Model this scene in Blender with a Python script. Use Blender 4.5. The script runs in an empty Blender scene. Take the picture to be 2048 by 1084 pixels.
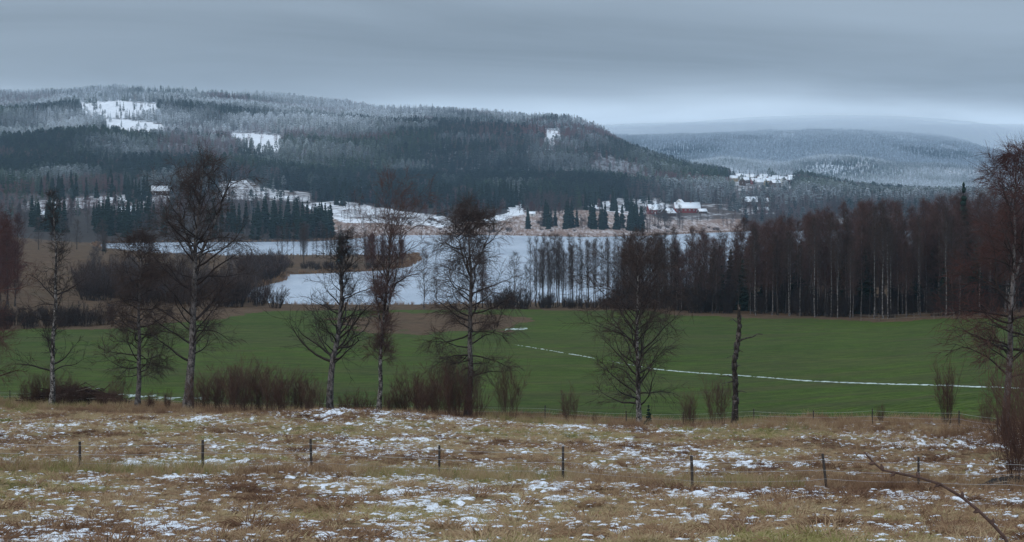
import bpy, math, random
import numpy as np

# ------------------------------------------------------------------ camera, sky, sun, exposure
scene = bpy.context.scene
col = scene.collection
F, HOR, CZ = 3400.0, 400.0, 27.0          # focal length in photo pixels, horizon row, eye height above the lake
cam_d = bpy.data.cameras.new('camera')
cam = bpy.data.objects.new('camera', cam_d); col.objects.link(cam)
cam.location = (0, 0, CZ); cam.rotation_euler = (math.radians(90), 0, 0)
cam_d.sensor_width = 36.0; cam_d.lens = F / 2048 * 36.0
cam_d.shift_y = -(542 - HOR) / 2048
cam_d.clip_start = 0.1; cam_d.clip_end = 60000
scene.camera = cam

SUN_EL, SUN_AZ = math.radians(32), math.radians(-130)   # veiled sun behind the camera to the left
world = bpy.data.worlds.new('World'); scene.world = world; world.use_nodes = True


def build_world():
    nt = world.node_tree; N = nt.nodes; L = nt.links; N.clear()
    out = N.new('ShaderNodeOutputWorld'); bg = N.new('ShaderNodeBackground')
    bg.inputs['Strength'].default_value = 0.1
    L.new(bg.outputs[0], out.inputs['Surface'])
    sky = N.new('ShaderNodeTexSky'); sky.sky_type = 'NISHITA'; sky.sun_disc = False
    sky.sun_elevation = SUN_EL; sky.sun_rotation = math.radians(180) - SUN_AZ
    tc = N.new('ShaderNodeTexCoord')
    sep = N.new('ShaderNodeSeparateXYZ'); L.new(tc.outputs['Generated'], sep.inputs[0])

    def m(op, a, b=None, clamp=False):
        n = N.new('ShaderNodeMath'); n.operation = op; n.use_clamp = clamp
        for i, v in enumerate((a, b)):
            if v is None: continue
            if isinstance(v, (int, float)): n.inputs[i].default_value = v
            else: L.new(v, n.inputs[i])
        return n.outputs[0]
    z = m('MAXIMUM', sep.outputs[2], 0.0)
    # overcast deck: drawn in a plane overhead, so streaks flatten towards the horizon
    inv = m('DIVIDE', 1.0, m('ADD', z, 0.05))
    vx = m('MULTIPLY', sep.outputs[0], inv); vy = m('MULTIPLY', sep.outputs[1], inv)
    cmb = N.new('ShaderNodeCombineXYZ'); L.new(m('MULTIPLY', vx, 0.26), cmb.inputs[0]); L.new(m('MULTIPLY', vy, 0.36), cmb.inputs[1])
    cmb.inputs[2].default_value = 3.7
    nz = N.new('ShaderNodeTexNoise'); nz.inputs['Scale'].default_value = 1.0; nz.inputs['Detail'].default_value = 5.0
    nz.inputs['Roughness'].default_value = 0.52; nz.inputs['Distortion'].default_value = 0.8
    L.new(cmb.outputs[0], nz.inputs['Vector'])
    # low-frequency undulation of the deck's bands round the horizon
    cmb2 = N.new('ShaderNodeCombineXYZ'); L.new(m('MULTIPLY', sep.outputs[0], 2.2), cmb2.inputs[0]); L.new(m('MULTIPLY', sep.outputs[1], 2.2), cmb2.inputs[1]); L.new(m('MULTIPLY', z, 9.0), cmb2.inputs[2])
    nz2 = N.new('ShaderNodeTexNoise'); nz2.inputs['Scale'].default_value = 1.0; nz2.inputs['Detail'].default_value = 3.0
    L.new(cmb2.outputs[0], nz2.inputs['Vector'])
    zz = m('ADD', z, m('MULTIPLY', m('SUBTRACT', nz2.outputs[0], 0.5), 0.035))
    ramp = N.new('ShaderNodeValToRGB'); cr = ramp.color_ramp; cr.interpolation = 'B_SPLINE'
    pts = [(0.0, 0.92), (0.026, 0.98), (0.040, 1.0), (0.050, 0.88), (0.058, 0.50), (0.072, 0.345), (0.10, 0.385), (0.13, 0.45), (0.3, 0.60), (1.0, 0.64)]
    cr.elements[0].position, cr.elements[0].color = pts[0][0], (pts[0][1],) * 3 + (1,)
    cr.elements[1].position, cr.elements[1].color = pts[-1][0], (pts[-1][1],) * 3 + (1,)
    for p, v in pts[1:-1]:
        e = cr.elements.new(p); e.color = (v, v, v, 1)
    L.new(zz, ramp.inputs[0])
    # brighter overhead, as overcast skies are
    lum = m('MULTIPLY', m('MULTIPLY', ramp.outputs[0], 1.90), m('ADD', 1.0, m('MULTIPLY', z, 1.3)))
    lum = m('MULTIPLY', lum, m('ADD', 0.34, m('MULTIPLY', nz.outputs[0], 1.32)))
    mixc = N.new('ShaderNodeMixRGB'); mixc.blend_type = 'MULTIPLY'; mixc.inputs[0].default_value = 1.0
    mixc.inputs[1].default_value = (3.46, 4.22, 5.08, 1)
    L.new(lum, mixc.inputs[2])
    mix = N.new('ShaderNodeMixRGB'); mix.inputs[0].default_value = 0.94
    L.new(sky.outputs[0], mix.inputs[1]); L.new(mixc.outputs[0], mix.inputs[2])
    L.new(mix.outputs[0], bg.inputs['Color'])


build_world()
sun_d = bpy.data.lights.new('sun', 'SUN'); sun_d.energy = 1.0; sun_d.angle = math.radians(25); sun_d.color = (1.0, 0.96, 0.9)
sun = bpy.data.objects.new('sun', sun_d); col.objects.link(sun)
sun.rotation_euler = (math.radians(90) - SUN_EL, 0, SUN_AZ + math.radians(90)); sun.location = (0, -20, 80)
vs = scene.view_settings
vs.view_transform = 'Standard'; vs.look = 'None'; vs.exposure = 0.0; vs.gamma = 1.0; vs.use_curve_mapping = False
cy = scene.cycles
cy.max_bounces = 10; cy.diffuse_bounces = 3; cy.glossy_bounces = 2; cy.volume_bounces = 6; cy.transparent_max_bounces = 4
cy.use_denoising = True; cy.use_adaptive_sampling = False
try:
    cy.denoiser = 'OPENIMAGEDENOISE'; cy.denoising_prefilter = 'ACCURATE'; cy.denoising_input_passes = 'RGB_ALBEDO_NORMAL'
except Exception: pass


# ------------------------------------------------------------------ small helpers
def px2x(px, D): return (np.asarray(px) - 1024.0) / F * D


def tag(o, label=None, cat=None, group=None, kind=None):
    if label: o['label'] = label
    if cat: o['category'] = cat
    if group: o['group'] = group
    if kind: o['kind'] = kind
    return o


def link(o, parent=None):
    col.objects.link(o)
    if parent is not None: o.parent = parent
    return o


def empty(name, loc=(0, 0, 0), rz=0.0, s=1.0):
    o = bpy.data.objects.new(name, None); col.objects.link(o)
    o.location = loc; o.rotation_euler = (0, 0, rz); o.scale = (s, s, s); o.empty_display_size = 0.2
    return o


def mesh_from(name, parts, mat=None, smooth=False, attrs=None):
    """parts: list of (verts (n,3), faces (m,3|4))"""
    me = bpy.data.meshes.new(name)
    Vs, loops, starts, off, lo = [], [], [], 0, 0
    for V, Fc in parts:
        V = np.asarray(V, dtype=np.float32).reshape(-1, 3); Fc = np.asarray(Fc, dtype=np.int32)
        Vs.append(V); loops.append((Fc + off).ravel())
        k = Fc.shape[1]; starts.append(lo + np.arange(len(Fc)) * k); lo += len(Fc) * k; off += len(V)
    V = np.concatenate(Vs); lp = np.concatenate(loops); st = np.concatenate(starts)
    me.vertices.add(len(V)); me.vertices.foreach_set('co', V.ravel())
    me.loops.add(len(lp)); me.loops.foreach_set('vertex_index', lp)
    me.polygons.add(len(st)); me.polygons.foreach_set('loop_start', st.astype(np.int32))
    me.update(calc_edges=True); me.validate()
    if smooth: me.polygons.foreach_set('use_smooth', np.ones(len(me.polygons), dtype=bool))
    if attrs:
        for an, arr in attrs.items():
            arr = np.asarray(arr, dtype=np.float32)
            if arr.ndim == 2:
                a = me.attributes.new(an, 'FLOAT_COLOR', 'POINT')
                a.data.foreach_set('color', np.concatenate([arr, np.ones((len(arr), 1), np.float32)], 1).ravel())
            else:
                a = me.attributes.new(an, 'FLOAT', 'POINT'); a.data.foreach_set('value', arr)
    if mat is not None: me.materials.append(mat)
    return me


def obj(name, me, parent=None):
    o = bpy.data.objects.new(name, me); return link(o, parent)


def norm(v): return v / np.maximum(np.linalg.norm(v, axis=-1, keepdims=True), 1e-9)


def box(cx, cy_, cz, sx, sy, sz):
    v = np.array([[x, y, z] for x in (-.5, .5) for y in (-.5, .5) for z in (-.5, .5)]) * [sx, sy, sz] + [cx, cy_, cz]
    f = [[0, 1, 3, 2], [4, 6, 7, 5], [0, 4, 5, 1], [2, 3, 7, 6], [0, 2, 6, 4], [1, 5, 7, 3]]
    return v, np.array(f)


def tubes(P, R, k=3, cap=False):
    P = np.asarray(P, float); R = np.asarray(R, float); N, S = R.shape
    T = np.gradient(P, axis=1); T = norm(T)
    ref = np.where(np.abs(T[..., 2:3]) > 0.85, np.array([1.0, 0, 0]), np.array([0, 0, 1.0]))
    A = norm(np.cross(T, ref)); B = np.cross(T, A)
    an = np.arange(k) / k * 2 * np.pi
    V = P[:, :, None] + R[:, :, None, None] * (np.cos(an)[None, None, :, None] * A[:, :, None] + np.sin(an)[None, None, :, None] * B[:, :, None])
    idx = np.arange(N * S * k).reshape(N, S, k)
    a = idx[:, :-1, :]; b = idx[:, 1:, :]
    q = np.stack([a, np.roll(a, -1, 2), np.roll(b, -1, 2), b], -1).reshape(-1, 4)
    res = [(V.reshape(-1, 3), q)]
    if cap:
        for n in range(N):
            for s in (0, S - 1):
                c = P[n, s]; ring = V[n, s]
                vv = np.concatenate([ring, c[None]]); ii = np.arange(k)
                res.append((vv, np.stack([ii, (ii + 1) % k, np.full(k, k)], -1)))
    return res


# ------------------------------------------------------------------ noise
def _hash(ix, iy, seed):
    h = (ix.astype(np.int64) * 374761393 + iy.astype(np.int64) * 668265263 + seed * 1442695041) & 0x7fffffff
    h = ((h ^ (h >> 13)) * 1274126177) & 0x7fffffff
    return ((h ^ (h >> 16)) & 0xffff) / 65535.0


def vnoise(x, y, seed=0):
    x = np.asarray(x, float); y = np.asarray(y, float)
    ix = np.floor(x); iy = np.floor(y); fx = x - ix; fy = y - iy
    fx = fx * fx * fx * (fx * (fx * 6 - 15) + 10); fy = fy * fy * fy * (fy * (fy * 6 - 15) + 10)
    ix = ix.astype(np.int64); iy = iy.astype(np.int64)
    a = _hash(ix, iy, seed); b = _hash(ix + 1, iy, seed); c = _hash(ix, iy + 1, seed); d = _hash(ix + 1, iy + 1, seed)
    return (a + (b - a) * fx) * (1 - fy) + (c + (d - c) * fx) * fy


def fbm(x, y, seed=0, o=4, g=0.5):
    t = 0; s = 0; a = 1.0; f = 1.0
    for i in range(o):
        t = t + a * vnoise(x * f, y * f, seed + i * 17); s += a; a *= g; f *= 2.03
    return t / s


def sstep(a, b, x):
    t = np.clip((np.asarray(x, float) - a) / (b - a), 0, 1); return t * t * (3 - 2 * t)


# ------------------------------------------------------------------ terrain
COLS = np.array([-500, 0, 350, 700, 1050, 1400, 1750, 2050, 2550.])
TAB = {
    0: [25.3] * 9,
    12: [23.6] * 9,
    25: [21.9] * 9,
    45: [19.0] * 9,
    65: [16.8, 16.6, 16.5, 16.3, 16.2, 16.0, 15.8, 15.7, 15.7],
    100: [12.9, 12.9, 12.9, 13.0, 12.8, 12.6, 12.8, 13.2, 13.5],
    130: [10.4, 10.4, 10.4, 10.5, 9.9, 9.6, 10.3, 11.0, 12],
    150: [8.9, 8.9, 8.5, 7.8, 7.8, 7.6, 9.0, 10.0, 11.5],
    180: [7.0, 6.6, 6.4, 6.2, 6.4, 6.6, 7.8, 9.2, 11],
    250: [5, 4.8, 4.6, 4.4, 4.6, 5.0, 6.0, 7.6, 9],
    320: [3.5, 2.5, 2.8, 2.7, 3.0, 3.3, 3.6, 5.6, 7.5],
    380: [3, 2.6, 2.2, 1.9, 1.9, 2.1, 2.4, 5.2, 7],
    440: [4, 3, 1.8, 1.4, 1.2, 1.5, 2.2, 5, 8],
    520: [7, 5, 2.5, 1.4, 1, 1, 2, 5, 10],
    620: [12, 9.2, 3.2, 1.4, 1, 1, 2, 6, 12],
    750: [14, 10, 3.0, 1.4, 1, 1, 3, 8, 15],
    900: [12, 6, 2, 1, 1, 1, 3, 8, 15],
    1100: [8, 5, 3, 2, 1, 1, 3, 8, 14],
    1300: [15, 13, 11, 7, 2, 2, 4, 8, 14],
    1500: [22, 20, 18, 12, 12, 5, 6, 14, 18],
    1750: [38, 36, 36, 26, 23, 17, 16, 20, 24],
}
NPX, ND = 400, 500
gpx = np.linspace(-500, 2550, NPX)
gl = np.linspace(math.log(2.0), math.log(12000.0), ND); gD = np.exp(gl)


def _interp_cols(vals): return np.interp(gpx, COLS, vals)


def build_raster():
    ks = sorted(TAB); M = np.stack([_interp_cols(TAB[k]) for k in ks], 1)
    Z = np.stack([np.interp(gD, ks, M[i]) for i in range(NPX)], 0)
    # mountain one: from the far fields at 1750 m up to a ridge
    rpx = [-500, 0, 130, 200, 350, 420, 550, 700, 780, 850, 950, 1050, 1095, 1140, 1190, 1240, 1300, 1400, 1500, 1600, 1700, 1780, 1900, 2100, 2550]
    rpy = [204, 192, 184, 180, 182, 187, 196, 209, 218, 219, 229, 238, 235, 241, 253, 276, 302, 330, 346, 356, 380, 392, 398, 398, 396]
    ddx = [-500, 700, 1100, 1300, 1500, 1700, 2550]; ddd = [4050, 4000, 3600, 3250, 3000, 2750, 2700]
    ry = np.interp(gpx, rpx, rpy)[:, None]; rD = np.interp(gpx, ddx, ddd)[:, None]
    zr = CZ - (ry - HOR) / F * rD
    zb = M[:, -1][:, None]; D = gD[None, :]
    t = np.clip((D - 1750) / (rD - 1750), 0, 1)
    z1 = zb + (zr - zb) * (0.86 * t + 0.14 * np.sin(t * np.pi / 2))
    z1 = np.where(D > rD, np.maximum(zr - (D - rD) * 0.30, np.minimum(zr, 32)), z1)
    # mountain two, behind on the right
    apx = [-500, 1100, 1250, 1450, 1560, 1640, 1720, 1800, 1900, 2000, 2150, 2550]
    apy = [330, 330, 345, 318, 334, 316, 318, 332, 334, 348, 352, 350]
    bpx = [-500, 1100, 1300, 1500, 1700, 1800, 1900, 1980, 2060, 2200, 2550]; bpy = [270, 272, 268, 262, 258, 262, 274, 296, 308, 312, 310]
    ya = np.interp(gpx, apx, apy)[:, None]; yb = np.interp(gpx, bpx, bpy)[:, None]
    za = CZ - (ya - HOR) / F * 5600; zB = CZ - (yb - HOR) / F * 7300
    z2 = np.where(D < 5600, 30 + (za - 30) * sstep(4300, 5600, D), np.where(D < 6000, za - 22 * sstep(5600, 6000, D), za - 22 + (zB - za + 22) * sstep(5900, 7400, D)))
    z2 = np.where(D > 7400, zB - (D - 7400) * 0.05, z2)
    Z2 = np.where(D > 1750, z1, Z); Z2 = np.where(D > 4300, np.maximum(Z2, z2), Z2)

    def blur(A, ax, n):
        k = np.ones(2 * n + 1); k = np.convolve(k, k); k /= k.sum(); p = len(k) // 2
        Ap = np.pad(A, [(p, p) if i == ax else (0, 0) for i in range(2)], mode='edge')
        return np.apply_along_axis(lambda v: np.convolve(v, k, mode='valid'), ax, Ap)
    Zb = blur(Z2, 0, 2); Zb = blur(Zb, 1, 2)
    return Zb


RAST = build_raster()


def table_h(x, y):
    y = np.maximum(y, 2.01); px = np.clip(1024 + F * x / y, -499, 2549)
    u = (px + 500) / 3050 * (NPX - 1); v = (np.log(y) - gl[0]) / (gl[1] - gl[0]); v = np.clip(v, 0, ND - 1.001)
    i = np.clip(u.astype(int), 0, NPX - 2); j = v.astype(int); fu = u - i; fv = v - j
    return (RAST[i, j] * (1 - fu) + RAST[i + 1, j] * fu) * (1 - fv) + (RAST[i, j + 1] * (1 - fu) + RAST[i + 1, j + 1] * fu) * fv


LAKE = [(195, 493), (200, 487), (300, 485), (480, 484), (620, 483), (700, 478), (760, 471), (850, 470), (1000, 470), (1100, 473), (1200, 474), (1310, 471), (1400, 466), (1500, 463), (1650, 461), (1800, 460), (2100, 460),
        (2100, 492), (1900, 500), (1700, 520), (1560, 556), (1400, 592), (1250, 606), (1100, 608), (1000, 609), (900, 610), (820, 612), (700, 612), (600, 612), (540, 609), (500, 602), (478, 590), (500, 577), (565, 562), (573, 549),
        (640, 547), (760, 541), (815, 534), (838, 520), (835, 508), (800, 512), (700, 512), (560, 512), (450, 513), (300, 508), (220, 503)]
LK = np.array([((p - 1024) / F * (CZ * F / (q - HOR)), CZ * F / (q - HOR)) for p, q in LAKE])


def lake_dist(x, y):
    """signed metres: positive inside the lake"""
    x = np.asarray(x, float); y = np.asarray(y, float)
    best = np.full(x.shape, 1e9); inside = np.zeros(x.shape, bool)
    for a, b in zip(LK, np.roll(LK, -1, 0)):
        ex, ey = b - a; wx = x - a[0]; wy = y - a[1]
        t = np.clip((wx * ex + wy * ey) / (ex * ex + ey * ey), 0, 1)
        best = np.minimum(best, np.hypot(wx - t * ex, wy - t * ey))
        c = ((a[1] > y) != (b[1] > y)) & (x < (b[0] - a[0]) * (y - a[1]) / (b[1] - a[1] + 1e-12) + a[0])
        inside ^= c
    return np.where(inside, best, -best)


def in_poly(px, py, poly):
    inside = np.zeros(np.shape(px), bool); P = np.array(poly, float)
    for a, b in zip(P, np.roll(P, -1, 0)):
        inside ^= ((a[1] > py) != (b[1] > py)) & (px < (b[0] - a[0]) * (py - a[1]) / (b[1] - a[1] + 1e-12) + a[0])
    return inside


def height(x, y):
    x = np.atleast_1d(np.asarray(x, float)); y = np.atleast_1d(np.asarray(y, float))
    z = table_h(x, y)
    px = 1024 + F * x / np.maximum(y, 2)
    # meadow lumps
    k = sstep(170, 130, y)
    z = z + k * ((fbm(x / 7, y / 7, 5, 3) - .5) * 0.55 + (fbm(x / 1.0, y / 1.0, 9, 3) - .5) * 0.34)
    z = z + 0.55 * np.exp(-((px - 700) / 230) ** 2 - ((y - 128) / 9) ** 2)
    z = z + sstep(140, 200, y) * sstep(420, 380, y) * (fbm(x / 45, y / 45, 21, 2) - .5) * 0.5
    # folds of the hills
    t = sstep(1500, 2300, y)
    px1 = sstep(1750, 1300, px) * sstep(4300, 3600, y)
    f1 = (fbm(x / 620 + 3.1, y / 430, 31, 4) - .5) * 62 * (0.25 + 0.75 * px1)
    r1 = (1 - np.abs(2 * fbm(x / 420, y / 300 + 7, 41, 3) - 1)) * 16
    z = z + t * (f1 + r1 - 9) * np.where(y > 4300, 0.8, 1.0) * np.clip((z - 15) / 60, 0.12, 1)
    m = (y > 380) & (y < 1750)
    if m.any():
        d = lake_dist(x[m], y[m]); zl = z[m]
        zl = zl + (fbm(x[m] / 25, y[m] / 25, 51, 3) - .5) * 0.8
        land = 0.35 + np.maximum(zl - 0.35, 0.1) * (0.15 + 0.85 * sstep(0, 70, -d))
        z[m] = np.where(d > 0, -np.minimum(2.5, 0.05 + d * 0.12), np.where(-d < 1.5, 0.2 + (-d) / 1.5 * (land - 0.2), land))
    return z


def hz(x, y): return float(height(np.array([x]), np.array([y]))[0])


def at(px, D, dz=0.0):
    x = float((px - 1024.0) / F * D); return (x, float(D), hz(x, D) + dz)


# tree-row distance / meadow edge and field limits as functions of the column
def row_D(px): return np.interp(px, [-500, 0, 1000, 1500, 2000, 2550], [152, 150, 138, 126, 101, 92])
def field_near(px): return np.interp(px, [-500, 0, 350, 700, 1050, 1400, 1750, 2050, 2550], [163, 163, 160, 158, 150, 140, 126, 112, 104])
def field_far(px): return np.interp(px, [-500, 0, 200, 420, 560, 700, 1050, 1250, 1400, 1600, 1750, 1900, 2050, 2550], [310, 315, 318, 345, 385, 400, 398, 388, 362, 346, 330, 318, 312, 300])


# ------------------------------------------------------------------ materials
MATS = {}


class NT:
    def __init__(s, mat):
        mat.use_nodes = True; s.nt = mat.node_tree; s.N = s.nt.nodes; s.L = s.nt.links
        s.b = s.N['Principled BSDF']

    def new(s, t): return s.N.new(t)

    def noise(s, scale, detail=3, rough=.5, vec=None, dist=0):
        n = s.new('ShaderNodeTexNoise'); n.inputs['Scale'].default_value = scale; n.inputs['Detail'].default_value = detail
        n.inputs['Roughness'].default_value = rough; n.inputs['Distortion'].default_value = dist
        if vec is not None: s.L.new(vec, n.inputs['Vector'])
        return n.outputs[0]

    def pos(s, scale=(1, 1, 1), local=False):
        if local:
            g = s.new('ShaderNodeTexCoord').outputs['Object']
        else:
            g = s.new('ShaderNodeNewGeometry').outputs['Position']
        m = s.new('ShaderNodeMapping'); m.inputs['Scale'].default_value = scale; s.L.new(g, m.inputs['Vector']); return m.outputs[0]

    def ramp(s, fac, pts, interp='LINEAR'):
        r = s.new('ShaderNodeValToRGB'); c = r.color_ramp; c.interpolation = interp
        c.elements[0].position = pts[0][0]; c.elements[0].color = tuple(pts[0][1]) + (1,)
        c.elements[1].position = pts[-1][0]; c.elements[1].color = tuple(pts[-1][1]) + (1,)
        for p, q in pts[1:-1]:
            e = c.elements.new(p); e.color = tuple(q) + (1,)
        s.L.new(fac, r.inputs[0]); return r.outputs[0]

    def mix(s, fac, a, b, mode='MIX'):
        n = s.new('ShaderNodeMixRGB'); n.blend_type = mode
        for i, v in ((0, fac), (1, a), (2, b)):
            if isinstance(v, (int, float)): n.inputs[i].default_value = v if i == 0 else (v, v, v, 1)
            elif isinstance(v, tuple): n.inputs[i].default_value = tuple(v) + (1,)
            else: s.L.new(v, n.inputs[i])
        return n.outputs[0]

    def math(s, op, a, b=0.0, clamp=False):
        n = s.new('ShaderNodeMath'); n.operation = op; n.use_clamp = clamp
        for i, v in enumerate((a, b)):
            if isinstance(v, (int, float)): n.inputs[i].default_value = v
            else: s.L.new(v, n.inputs[i])
        return n.outputs[0]

    def attr(s, name, kind='GEOMETRY', out='Fac'):
        a = s.new('ShaderNodeAttribute'); a.attribute_name = name; a.attribute_type = kind; return a.outputs[out]

    def bump(s, h, strength=.4, dist=.05):
        b = s.new('ShaderNodeBump'); b.inputs['Strength'].default_value = strength; b.inputs['Distance'].default_value = dist
        s.L.new(h, b.inputs['Height']); s.L.new(b.outputs[0], s.b.inputs['Normal'])

    def col(s, c):
        if isinstance(c, tuple): s.b.inputs['Base Color'].default_value = tuple(c) + (1,)
        else: s.L.new(c, s.b.inputs['Base Color'])


def mat(name, rough=.9, spec=.2):
    m = bpy.data.materials.new(name); t = NT(m); t.b.inputs['Roughness'].default_value = rough
    t.b.inputs['Specular IOR Level'].default_value = spec; MATS[name] = m; return m, t


def simple(name, c, var=.25, scale=3.0, rough=.9, spec=.2, local=True):
    m, t = mat(name, rough, spec)
    n = t.noise(scale, 3, .6, t.pos(local=local))
    lo = tuple(v * (1 - var) for v in c); hi = tuple(min(1, v * (1 + var)) for v in c)
    t.col(t.ramp(n, [(.3, lo), (.7, hi)])); return m


# bark
def bark(name, pale, dark, lo, hi, zs=0.35):
    m, t = mat(name, .9, .15)
    p = t.pos((1.0, 1.0, zs * 1.0), local=True)
    n = t.noise(3.0, 4, .6, t.pos((1.6, 1.6, 0.9), local=True), .6)
    n2 = t.noise(9, 3, .6, t.pos((.6, .6, 3.5), local=True))
    f = t.math('ADD', t.math('MULTIPLY', n, .65), t.math('MULTIPLY', n2, .35))
    t.col(t.ramp(f, [(lo, dark), (hi, pale)])); t.bump(n2, .5, .02)
    return m


BARK_BIRCH = bark('birch_bark', (.34, .31, .29), (.030, .024, .022), .47, .60)
BARK_GREY = bark('grey_bark', (.20, .175, .165), (.03, .025, .023), .42, .60)
BARK_DARK = bark('dark_bark', (.085, .07, .063), (.022, .018, .016), .38, .62)
BARK_SNAG = bark('dead_bark', (.24, .20, .175), (.024, .017, .014), .53, .66)
TW_BROWN = simple('twig_brown', (.062, .040, .033), .35, 1.5)
TW_RED = simple('twig_red', (.080, .034, .028), .35, 1.5)
TW_WOOD = simple('twig_wood', (.105, .058, .050), .35, 1.5)
TW_BUSH = simple('twig_bush', (.100, .054, .040), .35, 1.5)
TW_GREY = simple('twig_grey', (.075, .062, .060), .30, 1.5)
TW_DARK = simple('twig_dark', (.034, .024, .021), .35, 1.5)
WOOD_POST = simple('post_wood', (.055, .045, .040), .4, 6)
WIRE = simple('fence_rope', (.42, .42, .43), .25, 3)
BRUSH = simple('brush_wood', (.060, .032, .022), .5, 2)
PALE_POLE = simple('pale_pole', (.30, .25, .20), .3, 2)
WOOD_RAIL = simple('rail_wood', (.16, .13, .105), .3, 2)
MOUND_DARK = simple('near_black', (.020, .015, .013), .5, 3)
TWIG_NEAR = simple('near_twig_bark', (.085, .050, .040), .4, 30)


def needle_mat(name, green, inst=False):
    m, t = mat(name, .95, .1)
    n = t.noise(1.3, 4, .65, t.pos(local=False))
    g = t.ramp(n, [(.3, tuple(v * .6 for v in green)), (.7, tuple(v * 1.35 for v in green))])
    if inst:
        tint = t.attr('tint', 'INSTANCER'); frost = t.attr('frost', 'INSTANCER')
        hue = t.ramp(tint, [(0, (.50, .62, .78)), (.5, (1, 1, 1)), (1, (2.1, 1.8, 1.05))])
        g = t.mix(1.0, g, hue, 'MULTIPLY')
        geo = t.new('ShaderNodeNewGeometry'); sp = t.new('ShaderNodeSeparateXYZ'); t.L.new(geo.outputs['Normal'], sp.inputs[0])
        up = t.math('ADD', t.math('MULTIPLY', sp.outputs[2], .55), .50, True)
        n3 = t.noise(.9, 3, .7, t.pos(local=False))
        fr = t.math('MULTIPLY', frost, t.math('ADD', t.math('MULTIPLY', up, 1.0), t.math('MULTIPLY', n3, .7)), True)
        g = t.mix(fr, g, (.74, .79, .84))
    t.col(g); return m


NEEDLE = needle_mat('spruce_needles', (.017, .033, .026))
NEEDLE_F = needle_mat('forest_needles', (.025, .050, .042), True)


def inst_twig():
    m, t = mat('forest_twigs', .95, .1)
    tint = t.attr('tint', 'INSTANCER'); frost = t.attr('frost', 'INSTANCER')
    c = t.ramp(tint, [(0, (.11, .088, .090)), (1, (.18, .098, .095))])
    t.col(t.mix(t.math('MULTIPLY', frost, .75, True), c, (.55, .56, .60))); return m


TWIG_F = inst_twig()

SNOW_ROOF = simple('roof_snow', (.78, .80, .83), .06, 2, .8)
RED_WALL = simple('red_painted_wood', (.20, .035, .028), .25, 4)
WHITE_WALL = simple('white_painted_wood', (.62, .62, .60), .1, 4)
BROWN_WALL = simple('brown_stained_wood', (.085, .05, .035), .3, 4)
YELLOW_WALL = simple('ochre_painted_wood', (.34, .25, .13), .15, 4)
GREY_WALL = simple('grey_painted_wood', (.25, .26, .27), .15, 4)
BRICK = simple('chimney_brick', (.20, .10, .08), .25, 6)
WHITE_TRIM = simple('white_trim', (.75, .75, .73), .05, 4, .6)
mg, tg = mat('window_glass', .08, .5); tg.col((.02, .025, .03)); GLASS = mg


# ------------------------------------------------------------------ ground sheets
def build_ground():
    pxs = np.arange(-420, 2471, 4.5)
    Ds = [np.linspace(3, 24, 30, endpoint=False), np.arange(24, 60, .32), np.arange(60, 165, .5), np.arange(165, 440, 2.0),
          np.arange(440, 1100, 7), np.arange(1100, 1800, 6), np.arange(1800, 4300, 14), np.arange(4300, 9001, 50)]
    D = np.concatenate(Ds)
    PX, DD = np.meshgrid(pxs, D, indexing='ij')
    Xg = (PX - 1024) / F * DD
    Z = height(Xg.ravel(), DD.ravel()).reshape(Xg.shape)
    PY = HOR + (CZ - Z) / DD * F
    V = np.stack([Xg, DD, Z], -1)
    nx, ny = Xg.shape
    idx = np.arange(nx * ny).reshape(nx, ny)
    Q = np.stack([idx[:-1, :-1], idx[1:, :-1], idx[1:, 1:], idx[:-1, 1:]], -1)
    cpx = PX[:-1, :-1] + 2.25; cD = (DD[:-1, :-1] + DD[:-1, 1:]) / 2; cx = (cpx - 1024) / F * cD
    wob = (fbm(cx / 9, cD / 9, 61, 3) - .5)
    cls = np.full(cD.shape, 2)
    near = field_near(cpx) + wob * 4; far = field_far(cpx) + wob * 22
    cls[cD < far] = 1
    cls[cD < near] = 0
    # rough brown patch that cuts into the field
    cpy = (PY[:-1, :-1] + PY[1:, 1:]) / 2
    dpatch = ((cpx - 860) / 200) ** 2 + ((cpy - 646) / 20) ** 2 + wob * 1.6
    cls[(cls == 1) & (dpatch < 1) & (cD > 250)] = 2
    cls[cD > 1040] = 3
    cls[cD > 4450] = 4

    # cover colours for the far land
    fx, fy = PX, PY
    wx = (fbm(Xg / 40, DD / 40, 71, 3) - .5) * 26; wy = (fbm(Xg / 40, DD / 60, 73, 3) - .5) * 7
    snow = np.zeros(PX.shape); stub = np.zeros(PX.shape)
    for k, poly in enumerate(FIELDS_SNOW): snow = np.maximum(snow, in_poly(fx + wx * .6, fy + wy * .7, poly).astype(float) * SNOW_AMT[k])
    for poly in FIELDS_STUB: stub = np.maximum(stub, in_poly(fx + wx * .4, fy + wy * .5, poly).astype(float))
    m = DD < 1000; snow[m] = 0; stub[m] = 0
    cover = np.stack([snow, stub, np.where(DD > 4450, 1.0, np.clip(0.25 + (Z - 60) / 160, 0, 1))], -1)
    names = [('meadow', MEADOW), ('green_field', FIELD), ('shore_land', SHORE), ('hillside', HILL), ('far_mountain', HILL)]
    for c, (nm, mt) in enumerate(names):
        sel = Q[cls == c]
        used, inv = np.unique(sel, return_inverse=True)
        me = mesh_from(nm, [(V.reshape(-1, 3)[used], inv.reshape(-1, 4))], mt, True, {'cover': cover.reshape(-1, 3)[used]})
        tag(obj(nm, me), kind='structure')


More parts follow.
